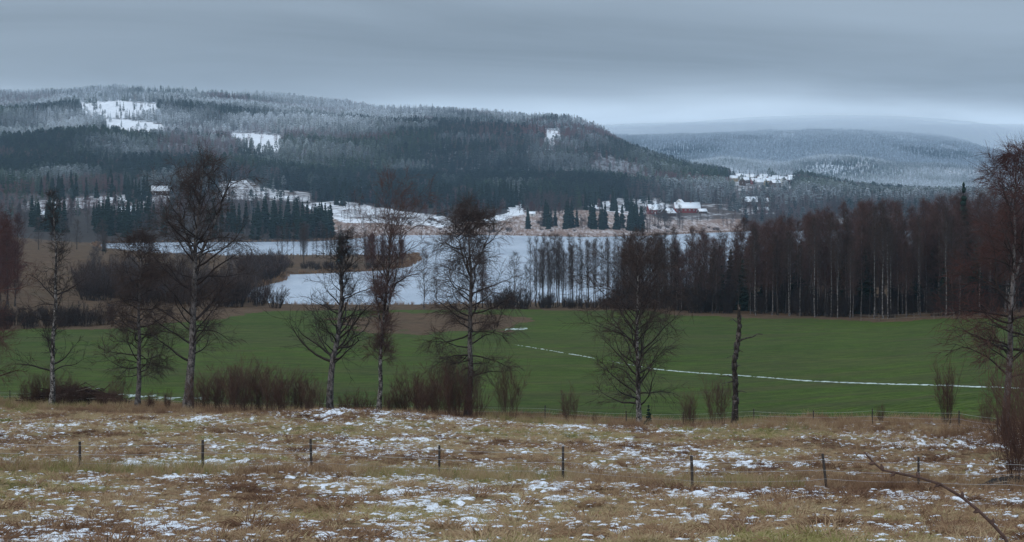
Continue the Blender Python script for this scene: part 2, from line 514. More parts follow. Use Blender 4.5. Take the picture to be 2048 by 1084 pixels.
FIELDS_SNOW = [
    [(158, 203), (235, 202), (315, 206), (322, 236), (240, 236), (162, 232)],
    [(203, 236), (260, 240), (328, 248), (334, 282), (262, 280), (212, 266)],
    [(458, 262), (500, 267), (562, 270), (568, 306), (495, 304), (462, 292)],
    [(1092, 260), (1128, 263), (1122, 278), (1108, 290), (1108, 316), (1096, 308), (1088, 284)],
    [(428, 362), (490, 360), (545, 378), (620, 385), (625, 405), (540, 402), (430, 398)],
    [(690, 370), (762, 370), (765, 396), (690, 396)],
    [(600, 408), (690, 400), (760, 416), (890, 432), (912, 446), (900, 454), (820, 452), (760, 446), (690, 446), (640, 432)],
    [(960, 440), (1015, 425), (1012, 402), (1048, 402), (1050, 428), (985, 446)],
    [(1160, 412), (1240, 396), (1325, 396), (1345, 425), (1250, 430)],
    [(1330, 405), (1460, 408), (1490, 440), (1330, 444)],
    [(1456, 346), (1588, 346), (1596, 402), (1454, 404)],
    [(1478, 408), (1550, 408), (1552, 428), (1480, 428)],
    [(1625, 435), (1700, 435), (1700, 448), (1625, 446)],
    [(1528, 316), (1548, 316), (1554, 342), (1534, 342)], [(1712, 320), (1740, 322), (1740, 342), (1712, 338)], [(1885, 334), (1995, 330), (2000, 352), (1890, 354)],
    [(40, 405), (150, 395), (290, 385), (300, 400), (150, 418), (50, 425)],
    [(225, 395), (345, 388), (345, 405), (300, 420), (225, 420)],
]
SNOW_AMT = [1, 1, 1, .72, .54, .5, .60, .66, .55, .44, .46, .46, .5, .5, .5, .48, .52, .52]
FIELDS_STUB = [
    [(650, 432), (760, 442), (900, 448), (985, 440), (1050, 424), (1160, 420), (1290, 425), (1330, 440), (1480, 438), (1490, 470), (1000, 475), (650, 480)],
]


def ground_mats():
    global MEADOW, FIELD, SHORE, HILL, LAKEM, SNOWM
    MEADOW, t = mat('meadow_ground', 1, .05)
    n = t.noise(.35, 5, .6, t.pos()); n2 = t.noise(3.2, 4, .65, t.pos((1, .6, 1)))
    c = t.ramp(n2, [(.28, (.075, .048, .030)), (.5, (.19, .13, .075)), (.72, (.30, .22, .13))])
    c = t.mix(t.ramp(n, [(.45, (0, 0, 0)), (.7, (.7, .7, .7))]), c, (.19, .17, .075))
    t.col(c); t.bump(n2, .8, .12)
    FIELD, t = mat('winter_cereal', 1, .05)
    n = t.noise(.05, 4, .6, t.pos((1, .5, 1))); n2 = t.noise(1.1, 5, .75, t.pos((.8, .35, 1)))
    w = t.new('ShaderNodeTexWave'); w.inputs['Scale'].default_value = .22; w.inputs['Distortion'].default_value = 2.2; w.inputs['Detail'].default_value = 2
    w.inputs['Detail Scale'].default_value = .4
    mp = t.new('ShaderNodeMapping'); mp.inputs['Rotation'].default_value = (0, 0, math.radians(80)); g = t.new('ShaderNodeNewGeometry')
    t.L.new(g.outputs['Position'], mp.inputs['Vector']); t.L.new(mp.outputs[0], w.inputs['Vector'])
    c = t.ramp(n2, [(.25, (.020, .042, .006)), (.5, (.036, .070, .009)), (.8, (.070, .100, .018))])
    c = t.mix(t.ramp(n, [(.38, (0, 0, 0)), (.66, (.8, .8, .8))]), c, (.066, .112, .012))
    n8 = t.noise(4.5, 3, .8, t.pos((1, .6, 1)))
    c = t.mix(1.0, c, t.ramp(n8, [(.3, (.5, .5, .5)), (.7, (1.5, 1.5, 1.5))]), 'MULTIPLY')
    c = t.mix(1.0, c, (.67, .69, .54), 'MULTIPLY')
    c = t.mix(t.math('MULTIPLY', w.outputs['Fac'], .55), c, (.080, .108, .030))
    n5 = t.noise(.16, 5, .7, t.pos((.22, 1, 1)))
    c = t.mix(t.ramp(n5, [(.40, (0, 0, 0)), (.66, (.75, .75, .75))]), c, (.062, .060, .026))
    n6 = t.noise(.5, 6, .85, t.pos((.5, 1, 1)))
    c = t.mix(1.0, c, t.ramp(n6, [(.3, (.55, .55, .6)), (.7, (1.45, 1.4, 1.35))]), 'MULTIPLY')
    t.col(c); t.bump(n2, .6, .06)
    SHORE, t = mat('shore_grass', 1, .05)
    n = t.noise(.06, 5, .65, t.pos()); n2 = t.noise(.7, 4, .7, t.pos((.5, 1, 1)))
    c = t.ramp(n2, [(.3, (.046, .029, .019)), (.55, (.105, .066, .040)), (.8, (.165, .112, .066))])
    c = t.mix(t.ramp(n, [(.5, (0, 0, 0)), (.75, (.6, .6, .6))]), c, (.075, .060, .034))
    t.col(c); t.bump(n2, .8, .2)
    HILL, t = mat('hill_cover', 1, .05)
    cov = t.attr('cover', out='Color'); sep = t.new('ShaderNodeSeparateColor'); t.L.new(cov, sep.inputs[0])
    n = t.noise(.035, 5, .7, t.pos((1, .45, 1))); n2 = t.noise(.12, 4, .7, t.pos((1, .35, 1)))
    floor = t.mix(t.math('MULTIPLY', t.ramp(n2, [(.36, (0, 0, 0)), (.56, (1, 1, 1))]), sep.outputs[2]), (.045, .038, .034), (.55, .58, .62))
    w = t.new('ShaderNodeTexWave'); w.inputs['Scale'].default_value = .07; w.inputs['Distortion'].default_value = 5; w.inputs['Detail'].default_value = 1; w.inputs['Detail Scale'].default_value = .08
    mp = t.new('ShaderNodeMapping'); mp.inputs['Rotation'].default_value = (0, 0, math.radians(-24)); t.L.new(t.pos((1, .5, 1)), mp.inputs['Vector']); t.L.new(mp.outputs[0], w.inputs['Vector'])
    sn = t.ramp(n2, [(.2, (.60, .60, .62)), (.8, (.82, .84, .87))])
    sfac = t.math('MULTIPLY', t.math('SUBTRACT', t.math('ADD', t.math('ADD', t.math('MULTIPLY', n, .6), t.math('MULTIPLY', n2, .5)), sep.outputs[0]), 1.0), 5.0, True)
    n7 = t.noise(.5, 3, .6, mp.outputs[0]); mp.inputs['Scale'].default_value = (1.0, .10, 1)
    st = t.mix(t.ramp(t.math('ADD', t.math('MULTIPLY', n7, .6), t.math('MULTIPLY', n, .5)), [(.50, (0, 0, 0)), (.72, (.8, .8, .8))]), (.20, .13, .098), (.62, .58, .58))
    c = t.mix(sep.outputs[1], floor, st); c = t.mix(t.math('MULTIPLY', sfac, .95), t.mix(t.math('MULTIPLY', sep.outputs[0], .6, True), c, (.17, .115, .09)), sn)
    t.col(c)
    LAKEM, t = mat('lake_water', .22, .5)
    n = t.noise(.9, 4, .65, t.pos((.55, 1.0, 1))); n2 = t.noise(.022, 6, .7, t.pos((1, .22, 1)))
    t.col(t.ramp(n2, [(.32, (.28, .33, .40)), (.52, (.41, .46, .53)), (.7, (.53, .58, .64))])); t.bump(n, 1.0, .25)
    SNOWM, t = mat('thin_snow', .8, .2)
    n = t.noise(7, 4, .7, t.pos())
    t.col(t.ramp(n, [(.30, (.40, .37, .34)), (.46, (.70, .72, .76)), (.8, (.80, .82, .86))])); t.bump(n, .5, .03)


ground_mats()
build_ground()
lv = [(-900, 360, 0), (900, 360, 0), (900, 1800, 0), (-900, 1800, 0)]
lake = obj('lake', mesh_from('lake', [(np.array(lv), np.array([[0, 1, 2, 3]]))], LAKEM)); tag(lake, kind='structure')


# ------------------------------------------------------------------ bare-tree generator
def grow(rng, P0, D0, Ln, S, wig, grav):
    P = [P0]; d = D0.copy()
    for s in range(S):
        d = norm(d + rng.normal(0, wig, d.shape) + np.array([0, 0, 1.0]) * (grav(s / max(1, S - 1)) if callable(grav) else grav))
        P.append(P[-1] + d * (Ln / S)[:, None])
    return np.stack(P, 1)


def sample(P, i, t):
    S = P.shape[1] - 1; f = np.clip(t, 0, .999) * S; j = f.astype(int); u = (f - j)[:, None]
    return P[i, j] * (1 - u) + P[i, j + 1] * u, norm(P[i, j + 1] - P[i, j])


def side_dirs(rng, T, ang, az=None):
    ref = np.where(np.abs(T[:, 2:3]) > .9, np.array([1.0, 0, 0]), np.array([0, 0, 1.0]))
    A = norm(np.cross(T, ref)); B = np.cross(T, A)
    if az is None: az = rng.uniform(0, 2 * np.pi, len(T))
    return norm(np.cos(ang)[:, None] * T + np.sin(ang)[:, None] * (np.cos(az)[:, None] * A + np.sin(az)[:, None] * B))


def bare_tree(seed, H=15., r=.2, lean=(0, 0), wob=.03, h0=.25, spread=.28, n1=40, n2=8, n3=6, a1=(45, 75), g1=.06, w1=.16,
              droop=-.05, l3=(.4, 1.1), top=1.0, prof=None, fork=None, extra=None, rt=.0095, s1=7, kt=7, azb=None, S0=12):
    """returns (trunk parts, limb parts, twig parts)"""
    rng = np.random.default_rng(seed)
    tz = np.linspace(0, 1, S0 + 1)
    w = np.cumsum(rng.normal(0, wob, (S0 + 1, 2)), 0) * H / S0 * 1.6; w -= w[0]
    tr = np.stack([w[:, 0] + lean[0] * tz ** 1.3, w[:, 1] + lean[1] * tz ** 1.3, tz * H * top], -1)
    rad = r * ((1 - tz) ** .85 * (1 - .08) + .06) * (1 + .55 * np.exp(-tz * 22))
    if top < 1: rad = r * (1 - .62 * tz) * (1 + .4 * np.exp(-tz * 20))
    stems = [tr]; srad = [rad]
    if fork:
        for (ft, dx, dy, fh) in fork:
            j = ft * S0; p0 = np.array([np.interp(ft, tz, tr[:, k]) for k in range(3)]); q = tz ** .8
            st = np.stack([p0[0] + dx * q + rng.normal(0, .06, S0 + 1) * tz * 2, p0[1] + dy * q, p0[2] + (fh - p0[2]) * tz], -1)
            stems.append(st); srad.append(np.interp(ft, tz, rad) * .75 * ((1 - tz) ** .8 * .94 + .06))
    Pst = np.stack(stems); Rst = np.stack(srad)
    trunk = tubes(Pst, Rst, kt, cap=(top < 1))
    # limbs
    si = np.where(rng.random(n1) < .62, 0, rng.integers(0, len(stems), n1)) if len(stems) > 1 else np.zeros(n1, int)
    t = h0 + (0.985 - h0) * (np.arange(n1) + rng.uniform(0, 1, n1)) / n1
    t = np.where(si > 0, rng.uniform(.12, .98, n1), t)
    p, T = sample(Pst, si, t)
    pf = prof if prof is not None else (lambda u: np.sin(np.clip(.16 + u * .84, 0, 1) * np.pi) ** .6 * (1 - .35 * u) + .12)
    u = np.clip((p[:, 2] / H - h0) / (1 - h0), 0, 1)
    Ln = H * spread * pf(u) * rng.uniform(.6, 1.25, n1)
    an = np.radians(rng.uniform(a1[0], a1[1], n1) * (1 - .35 * u)); az = np.arange(n1) * 2.4 + rng.uniform(-.5, .5, n1)
    if azb is not None:
        az = np.where(rng.random(n1) < azb[1], azb[0] + rng.normal(0, .8, n1), az)
    d = np.stack([np.cos(az) * np.sin(an), np.sin(az) * np.sin(an), np.cos(an)], -1)
    P1 = grow(rng, p, d, Ln, s1, w1, g1)
    r1 = np.minimum(np.interp(t, tz, rad) * .5, .018 + Ln * .0135)
    if extra:   # hand-placed limbs: (t, az, angle, length)
        e = np.array(extra, float); pe, Te = sample(Pst, np.zeros(len(e), int), e[:, 0])
        de = np.stack([np.cos(e[:, 1]) * np.sin(e[:, 2]), np.sin(e[:, 1]) * np.sin(e[:, 2]), np.cos(e[:, 2])], -1)
        P1 = np.concatenate([P1, grow(rng, pe, de, e[:, 3], s1, w1 * .6, g1)]); r1 = np.concatenate([r1, .025 + e[:, 3] * .017]); Ln = np.concatenate([Ln, e[:, 3]])
    s = np.linspace(0, 1, s1 + 1)[None]
    limbs = tubes(P1, np.maximum(r1[:, None] * (1 - s) ** .8, .010), 4)
    # branchlets
    N1 = len(P1); i2 = np.repeat(np.arange(N1), n2); t2 = rng.uniform(.18, 1, len(i2)); p2, T2 = sample(P1, i2, t2)
    d2 = side_dirs(rng, T2, np.radians(rng.uniform(28, 62, len(i2)))); L2 = np.minimum(Ln[i2] * (.55 - .22 * t2), 2.6) * rng.uniform(.5, 1.2, len(i2)) + .25
    P2 = grow(rng, p2, d2, L2, 4, .16, droop * .5 + .02)
    r2 = np.minimum(r1[i2] * .45, .006 + L2 * .006)
    s = np.linspace(0, 1, 5)[None]
    limbs += tubes(P2, np.maximum(r2[:, None] * (1 - s), rt * .8), 3)
    i3 = np.repeat(np.arange(len(P2)), n3); t3 = rng.uniform(.1, 1, len(i3)); p3, T3 = sample(P2, i3, t3)
    d3 = side_dirs(rng, T3, np.radians(rng.uniform(18, 55, len(i3)))); L3 = rng.uniform(l3[0], l3[1], len(i3))
    P3 = grow(rng, p3, d3, L3, 2, .16, droop)
    s = np.array([1, .75, .3])[None]
    tw = tubes(P3, rt * s * rng.uniform(.7, 1.3, (len(i3), 1)), 3)
    return trunk, limbs, tw


def shrub(seed, H=3.5, n=34, base=.5, flare=.35, n2=9, n3=3, rs=.016, rt=.006, wig=.06):
    rng = np.random.default_rng(seed)
    a = rng.uniform(0, 2 * np.pi, n); q = np.sqrt(rng.uniform(0, 1, n)) * base
    p = np.stack([np.cos(a) * q, np.sin(a) * q, np.full(n, -.1)], -1)
    tl = flare * rng.uniform(.1, 1, n)
    d = norm(np.stack([np.cos(a) * tl, np.sin(a) * tl, np.ones(n)], -1)); Ln = H * rng.uniform(.55, 1.05, n)
    P1 = grow(rng, p, d, Ln, 6, wig, .04); s = np.linspace(0, 1, 7)[None]
    st = tubes(P1, np.maximum(rs * (Ln / H)[:, None] * (1 - s) ** .7, rt), 4)
    i2 = np.repeat(np.arange(n), n2); t2 = rng.uniform(.2, .98, len(i2)); p2, T2 = sample(P1, i2, t2)
    d2 = side_dirs(rng, T2, np.radians(rng.uniform(14, 40, len(i2)))); L2 = H * rng.uniform(.10, .28, len(i2))
    P2 = grow(rng, p2, d2, L2, 3, .08, .05)
    tw = tubes(P2, rt * np.array([1.1, .9, .7, .3])[None] * np.ones((len(i2), 1)), 3)
    i3 = np.repeat(np.arange(len(i2)), n3); p3, T3 = sample(P2, i3, rng.uniform(.2, 1, len(i3)))
    d3 = side_dirs(rng, T3, np.radians(rng.uniform(15, 40, len(i3))))
    P3 = grow(rng, p3, d3, H * rng.uniform(.05, .13, len(i3)), 2, .08, .03)
    tw += tubes(P3, rt * np.array([.9, .7, .3])[None] * np.ones((len(i3), 1)), 3)
    return st, tw


def spruce(seed, H=20., w=.17, layers=22, nb=9, sub=3, lo=.06):
    """trunk parts, crown parts: drooping ragged boughs built from small solid sprays"""
    rng = np.random.default_rng(seed)
    tz = np.linspace(0, 1, 6)[None]; tr = np.concatenate([0 * tz, 0 * tz, tz * H * .97], 0).T[None]
    trunk = tubes(tr, .012 * H * (1 - .93 * tz) + .02, 6)
    Vs, Fs, off = [], [], 0
    for i in range(layers):
        u = (i + rng.uniform(-.25, .25)) / layers; z = H * (lo + (1 - lo) * u)
        R = H * w * (1 - u) ** .85 * rng.uniform(.72, 1.15) + .02 * H * (1 - u) + .012 * H
        n = max(4, int(nb * (.5 + .6 * (1 - u)))); a0 = rng.uniform(0, 7)
        for k in range(n):
            a = a0 + k * 2 * np.pi / n + rng.uniform(-.25, .25); L = R * rng.uniform(.65, 1.15); dr = L * rng.uniform(.25, .55) - L * .5 * u
            for s in range(sub):
                aa = a + (s - (sub - 1) / 2) * .34; LL = L * (1 - .22 * abs(s - (sub - 1) / 2)) * rng.uniform(.8, 1.1)
                c, sn = math.cos(aa), math.sin(aa); th = H * .017 + LL * .07
                wd = LL * .17 + .01 * H
                root = np.array([c * .1 * LL, sn * .1 * LL, z]); tip = np.array([c * LL, sn * LL, z - dr])
                mid = root * .45 + tip * .55; pr = np.array([-sn, c, 0])
                Vs += [root + [0, 0, th], mid + pr * wd + [0, 0, -.2 * th], tip, mid - pr * wd + [0, 0, -.2 * th], mid + [0, 0, th * .9], mid - [0, 0, th * 1.6]]
                o = off
                Fs += [[o, o + 1, o + 4], [o + 1, o + 2, o + 4], [o + 2, o + 3, o + 4], [o + 3, o, o + 4], [o + 1, o, o + 5], [o + 2, o + 1, o + 5], [o + 3, o + 2, o + 5], [o, o + 3, o + 5]]
                off += 6
    return trunk, [(np.array(Vs), np.array(Fs))]


def pine(seed, H=17.):
    rng = np.random.default_rng(seed)
    tz = np.linspace(0, 1, 6)[None]; tr = np.concatenate([.3 * np.sin(tz * 3), 0 * tz, tz * H * .95], 0).T[None]
    trunk = tubes(tr, .013 * H * (1 - .85 * tz) + .02, 6)
    Vs, Fs, off = [], [], 0
    for k in range(130):
        u = rng.uniform(0, 1); z = H * (.48 + .52 * u); R = H * .17 * np.sin(np.clip(.22 + .78 * u, 0, 1) * np.pi) ** .6 * np.sqrt(rng.uniform(.1, 1)); a = rng.uniform(0, 2 * np.pi)
        c = np.array([R * math.cos(a), R * math.sin(a), z]); s = H * rng.uniform(.018, .045)
        pts = np.array([[1, 0, 0], [-1, 0, 0], [0, 1, 0], [0, -1, 0], [0, 0, .7], [0, 0, -.6]]) * s * rng.uniform(.6, 1.3, (6, 1)) + c
        Vs += list(pts); o = off
        Fs += [[o, o + 2, o + 4], [o + 2, o + 1, o + 4], [o + 1, o + 3, o + 4], [o + 3, o, o + 4], [o + 2, o, o + 5], [o + 1, o + 2, o + 5], [o + 3, o + 1, o + 5], [o, o + 3, o + 5]]; off += 6
    return trunk, [(np.array(Vs), np.array(Fs))]


# ------------------------------------------------------------------ the row of trees at the meadow's edge
def put_tree(name, label, px, D, tr, limbs, tw, mt, ml, mw, cat='tree', group='bare trees along the meadow edge', rz=0.0):
    e = empty(name, at(px, D, -.08), rz); tag(e, label, cat, group)
    obj('trunk', mesh_from('trunk', tr, mt, True), e)
    if limbs: obj('limbs', mesh_from('limbs', limbs, ml, True), e)
    if tw: obj('crown', mesh_from('crown', tw, mw), e)
    return e


PI = math.pi
G = 'bare trees along the meadow edge'
T = bare_tree(11, H=19.2, r=.24, lean=(-.2, 0), wob=.05, h0=.16, spread=.155, n1=46, n2=10, n3=8, a1=(48, 85), g1=.07, w1=.30, droop=.0, l3=(.2, .6), prof=lambda u: 1.15 - .95 * u, extra=[(.17, PI * .95, 1.35, 4.0), (.20, .1, 1.1, 3.3), (.50, PI * .92, 1.0, 3.6), (.52, .2, 1.0, 3.2)])
put_tree('birch_tree', 'gnarled bare birch with sparse twisted limbs and dead spiky top beside the brush pile', 103, 150, *T, BARK_BIRCH, TW_DARK, TW_DARK)
T = bare_tree(12, H=15.2, r=.24, lean=(.3, 0), wob=.03, h0=.18, spread=.24, n1=60, n2=12, n3=11, a1=(60, 95), g1=.03, w1=.2, droop=-.10, l3=(.5, 1.3))
put_tree('birch_tree', 'dark drooping bare birch standing between the gnarled birch and the tallest tree', 275, 149, *T, BARK_GREY, TW_DARK, TW_BROWN)
T = bare_tree(13, H=21.6, r=.40, lean=(.6, 0), wob=.025, h0=.22, spread=.25, n1=74, n2=12, n3=10, a1=(50, 88), g1=.06, w1=.18, droop=-.06, l3=(.5, 1.2), fork=[(.60, 3.0, .6, 20.5), (.62, -1.9, -.4, 19.5)],
              extra=[(.20, PI * .97, 1.25, 5.0), (.36, .1, 1.05, 5.6), (.50, .05, 1.0, 5.5), (.48, PI * 1.03, 1.0, 4.4)])
put_tree('birch_tree', 'tallest bare birch with broad forked crown and thick dark trunk, left of the big thicket', 376, 147, *T, BARK_GREY, TW_DARK, TW_BROWN)
T = bare_tree(14, H=15.8, r=.33, lean=(1.3, 0), wob=.04, h0=.28, spread=.27, n1=46, n2=11, n3=8, a1=(45, 85), g1=.10, w1=.26, droop=.02, l3=(.3, .8), prof=lambda u: (1.25 - 1.1 * u) * (u < .8) + .1,
              extra=[(.30, PI * 1.0, 1.2, 5.6), (.33, PI * .9, .95, 4.6), (.35, .1, .95, 4.4), (.44, .2, .9, 3.6)])
put_tree('leaning_tree', 'dark leaning bare tree with arching limbs and dead spike top beside the big thicket', 662, 143, *T, BARK_GREY, TW_DARK, TW_DARK)
T = bare_tree(15, H=17.0, r=.21, lean=(1.1, 0), wob=.04, h0=.26, spread=.20, n1=74, n2=11, n3=9, a1=(26, 62), g1=.05, w1=.18, droop=-.03, l3=(.4, 1.1), prof=lambda u: .34 + .9 * np.clip(u * 1.8 - .4, 0, 1), fork=[(.42, -1.3, .2, 15.6), (.44, 1.7, 0, 16.2), (.5, .6, .4, 16.8)])
put_tree('birch_tree', 'tall birch with pale curved trunk and dense red-brown crown beside the leaning tree', 757, 141, *T, BARK_BIRCH, TW_BROWN, TW_WOOD)
T = bare_tree(16, H=17.4, r=.28, lean=(.2, 0), wob=.03, h0=.20, spread=.20, n1=70, n2=12, n3=10, a1=(50, 100), g1=.02, w1=.2, droop=-.13, l3=(.6, 1.4), fork=[(.66, -1.6, .2, 16.6), (.68, 1.8, 0, 16.3)], extra=[(.46, PI, 1.3, 3.8), (.30, PI * 1.1, 1.4, 3.2)])
put_tree('birch_tree', 'bare weeping birch with forked airy top against the lake and hanging lower twigs', 935, 138, *T, BARK_GREY, TW_DARK, TW_BROWN)
T = bare_tree(17, H=13.4, r=.22, lean=(0, 0), wob=.012, h0=.13, spread=.39, n1=60, n2=12, n3=10, rt=.009, a1=(52, 92), g1=.05, w1=.15, droop=-.09, l3=(.4, 1.2), prof=lambda u: np.where(u < .65, 1.0 - .25 * np.abs(u - .3), np.maximum(.95 - 1.6 * (u - .62), .14)))
put_tree('birch_tree', 'round-crowned bare birch with straight white trunk alone in front of the green field', 1278, 131, *T, BARK_BIRCH, TW_DARK, TW_BROWN)
T = bare_tree(19, H=16.6, r=.23, lean=(.5, 0), wob=.03, h0=.20, spread=.26, n1=60, n2=12, n3=10, a1=(45, 98), g1=.03, w1=.18, droop=-.10, l3=(.4, 1.2), fork=[(.55, 1.9, .3, 15.4)], extra=[(.30, PI * .98, 1.35, 3.0), (.40, PI * 1.05, 1.25, 2.8)])
put_tree('birch_tree', 'tall bare birch with reddish crown rising above the woods at the picture\'s right edge', 2010, 100, *T, BARK_GREY, TW_DARK, TW_RED)
T = bare_tree(20, H=17.5, r=.26, lean=(.5, 0), wob=.03, h0=.12, spread=.26, n1=54, n2=11, n3=8, a1=(50, 95), g1=.03, w1=.18, droop=-.06, l3=(.4, 1.2))
put_tree('birch_tree', 'reddish bare tree cut by the left edge of the picture', -35, 151, *T, BARK_DARK, TW_RED, TW_RED)


def snag():
    e = empty('dead_birch_snag', at(1468, 126, -.1)); tag(e, 'broken dead birch snag with peeling bark and one crooked side branch', 'tree snag')
    rng = np.random.default_rng(3); S = 26; t = np.linspace(0, 1, S); H = 8.75
    P = np.stack([.30 * t + .10 * np.sin(t * 9) + rng.normal(0, .025, S), .05 * np.sin(t * 5), t * H], -1)
    R = .21 * (1 - .42 * t) * (1 + rng.normal(0, .10, S)) * (1 + .35 * np.exp(-t * 14))
    parts = tubes(P[None], R[None], 9, cap=True)
    for k in range(7):       # jagged broken top
        a = k * .9; q = P[-1] + [math.cos(a) * .09, math.sin(a) * .09, -.05]
        parts += tubes(np.stack([q, q + [rng.normal(0, .03), 0, rng.uniform(.1, .4)]])[None], np.array([[.05, .008]]), 4)
    obj('trunk', mesh_from('trunk', parts, BARK_SNAG, False), e)
    for k in range(46):      # loose plates and fungus brackets
        tt = rng.uniform(.06, .98); a = rng.uniform(0, 2 * PI); p = np.array([np.interp(tt, t, P[:, i]) for i in range(3)]); r_ = np.interp(tt, t, R)
        v, f = box(0, 0, 0, .09, .20, rng.uniform(.2, .6)); c, s = math.cos(a), math.sin(a)
        v = np.stack([v[:, 0] * c - v[:, 1] * s, v[:, 0] * s + v[:, 1] * c, v[:, 2]], -1) + p + [c * r_ * 1.02, s * r_ * 1.02, 0]
        obj('bark_plate', mesh_from('bark_plate', [(v, f)], BARK_DARK), e)
    br = np.array([[.22, 0, 6.2], [.6, 0, 6.45], [1.0, .1, 6.55], [1.4, .1, 6.62], [1.75, .1, 6.85], [2.15, .1, 6.82]])
    obj('side_branch', mesh_from('side_branch', tubes(br[None], np.linspace(.085, .03, 6)[None], 6), BARK_DARK, True), e)
    for (z0, dx, dz) in ((3.55, -1.1, .1), (3.4, -.9, -.25), (2.6, .95, -.1), (5.4, .7, .1), (4.9, -.5, .2), (7.6, -.4, .25), (4.2, .5, .25)):
        b = np.array([[np.interp(z0 / H, t, P[:, 0]), 0, z0], [dx * .5 + .1, .05, z0 + dz + .12], [dx, .1, z0 + dz]])
        obj('stub', mesh_from('stub', tubes(b[None], np.array([[.055, .035, .016]]), 5), BARK_DARK), e)


snag()

# ------------------------------------------------------------------ shrubs along the meadow edge
SHV = []
for s in range(5):
    st, tw = shrub(100 + s, H=4.0, n=32, base=.8, flare=.30, n2=12, n3=5, wig=.09)
    SHV.append((mesh_from('stems', st, TW_BUSH), mesh_from('twigs', tw, TW_BUSH)))
SHR = []
for s in range(3):
    st, tw = shrub(120 + s, H=4.0, n=22, base=.35, flare=.30, n2=14, n3=4)
    SHR.append((mesh_from('stems', st, TW_DARK), mesh_from('twigs', tw, TW_RED)))


def put_shrub(px, D, H, label, var, kind=SHV, sx=1.0, group='leafless shrubs along the meadow edge', name='willow_shrub'):
    e = empty(name, at(px, D, -.05), var * 1.3); s = H / 4.0; e.scale = (s * sx, s * sx, s); tag(e, label, 'shrub', group)
    a, b = kind[var % len(kind)]
    obj('stems', a, e); obj('twigs', b, e)


rd = lambda p: float(row_D(p))
big = 'dense dark willow shrub in the big thicket between the tallest birch and the leaning tree'
for k, (p, H) in enumerate([(398, 3.0), (425, 3.6), (452, 4.0), (478, 4.5), (502, 4.4), (528, 4.2), (552, 3.7), (580, 4.0), (606, 3.4), (628, 2.9)]):
    put_shrub(p, rd(p) - 1 + (k % 3) * 1.4, H, big, k, sx=1.1)
mid = 'dark upright shrub in the clump under the weeping birch'
for k, (p, H) in enumerate([(860, 3.4), (885, 4.4), (905, 4.8), (925, 4.0), (948, 3.0)]):
    put_shrub(p, rd(p) - 3 + (k % 2), H, mid, k + 1, sx=1.0)
low = 'low reddish brush between the leaning tree and the weeping birch'
for k, (p, H) in enumerate([(690, 2.0), (712, 2.4), (736, 2.0), (775, 2.2), (800, 2.5), (824, 3.9), (842, 3.3)]):
    put_shrub(p, rd(p) - 1 + (k % 3), H, low, k, SHR if k != 5 else SHV, sx=1.3)
left = 'brown twiggy brush growing over the brush pile behind the gnarled birch'
for k, (p, H) in enumerate([(58, 2.4), (84, 3.0), (128, 2.9), (150, 2.2), (205, 1.6)]):
    put_shrub(p, rd(p) + 3 + (k % 2), H, left, k + 2, sx=1.2)
for k, (p, H, lb) in enumerate([
    (234, 2.6, 'leafless shrub in front of the brush pile\'s right end'), (300, 1.7, 'low brown brush at the foot of the drooping dark birch'), (335, 1.9, 'low brown brush just left of the tallest birch'),
    (1015, 4.6, 'tall fan of bare stems just right of the weeping birch clump'), (1140, 2.9, 'small round leafless shrub between the stem fan and the white-trunked birch'),
    (1190, 1.1, 'knee-high brush left of the white-trunked birch'), (1378, 2.9, 'thin upright shrub midway between the white-trunked birch and the snag'), (1436, 3.8, 'airy leafless shrub touching the left side of the dead snag'),
    (1893, 4.4, 'reddish cluster of young stems by the far fence near the right edge'), (1762, 1.5, 'low twigs by the far fence left of the red stems'), (1972, 2.0, 'thin bare sapling stems beside the thick fence post')]):
    put_shrub(p, rd(p) - (.5 if p < 1700 else -6), H, lb, k, SHR if k in (1, 2, 8, 9) else SHV, sx=(.75 if k != 1 else 1.4))
bigb = 'dense tangled bush at the right edge beside the near fence\'s end'
for k, (p, D, H) in enumerate([(2042, 68, 3.6), (2085, 67, 5.2), (2070, 74, 5.6), (2120, 71, 6.0)]):
    put_shrub(p, D, H, bigb, k, SHV, sx=.95, group='tangled bushes at the right edge')

def dark_mound():  # low lumpy near-black mound with pale roots, set under the bush
    o = at(2010, 66.5); e = empty('dark_mound', o); tag(e, 'low black mound under the tangled bush at the right edge', 'earth bank')
    u = np.linspace(-1, 1, 40); v = np.linspace(-1, 1, 14); U, W = np.meshgrid(u, v, indexing='ij'); X = U * 1.55 + .35; Y = W * 1.3
    zz = np.array(height((X + o[0]).ravel(), (Y + o[1]).ravel())).reshape(X.shape) - o[2]
    Z = zz - .12 + .62 * np.clip(1 - U ** 2, 0, 1) ** .6 * np.clip(1 - W ** 2, 0, 1) ** .6 + (fbm(X * 3, Y * 3, 5, 3) - .5) * .25
    idx = np.arange(X.size).reshape(X.shape); q = np.stack([idx[:-1, :-1], idx[1:, :-1], idx[1:, 1:], idx[:-1, 1:]], -1).reshape(-1, 4)
    obj('mound_body', mesh_from('mound_body', [(np.stack([X, Y, Z], -1).reshape(-1, 3), q)], MOUND_DARK, True), e)
    rng = np.random.default_rng(6)
    for k in range(5):
        p = np.array([rng.uniform(-.8, 1.4), -1.2, rng.uniform(.1, .45)]); d = np.array([rng.uniform(.5, 1.0), -.1, rng.uniform(-.25, .1)])
        obj('root', mesh_from('root', tubes(np.stack([p, p + d * .5 + [0, 0, .08], p + d])[None], np.array([[.02, .016, .008]]), 5), PALE_POLE), e)


dark_mound()

# sapling spruce
trk, crw = spruce(77, H=1.75, w=.26, layers=13, nb=8, sub=3)
e = empty('spruce_sapling', at(1297, 128, -.03)); tag(e, 'tiny dark spruce sapling at the foot of the white-trunked birch', 'tree')
obj('trunk', mesh_from('trunk', trk, BARK_DARK), e); obj('crown', mesh_from('crown', crw, NEEDLE), e)


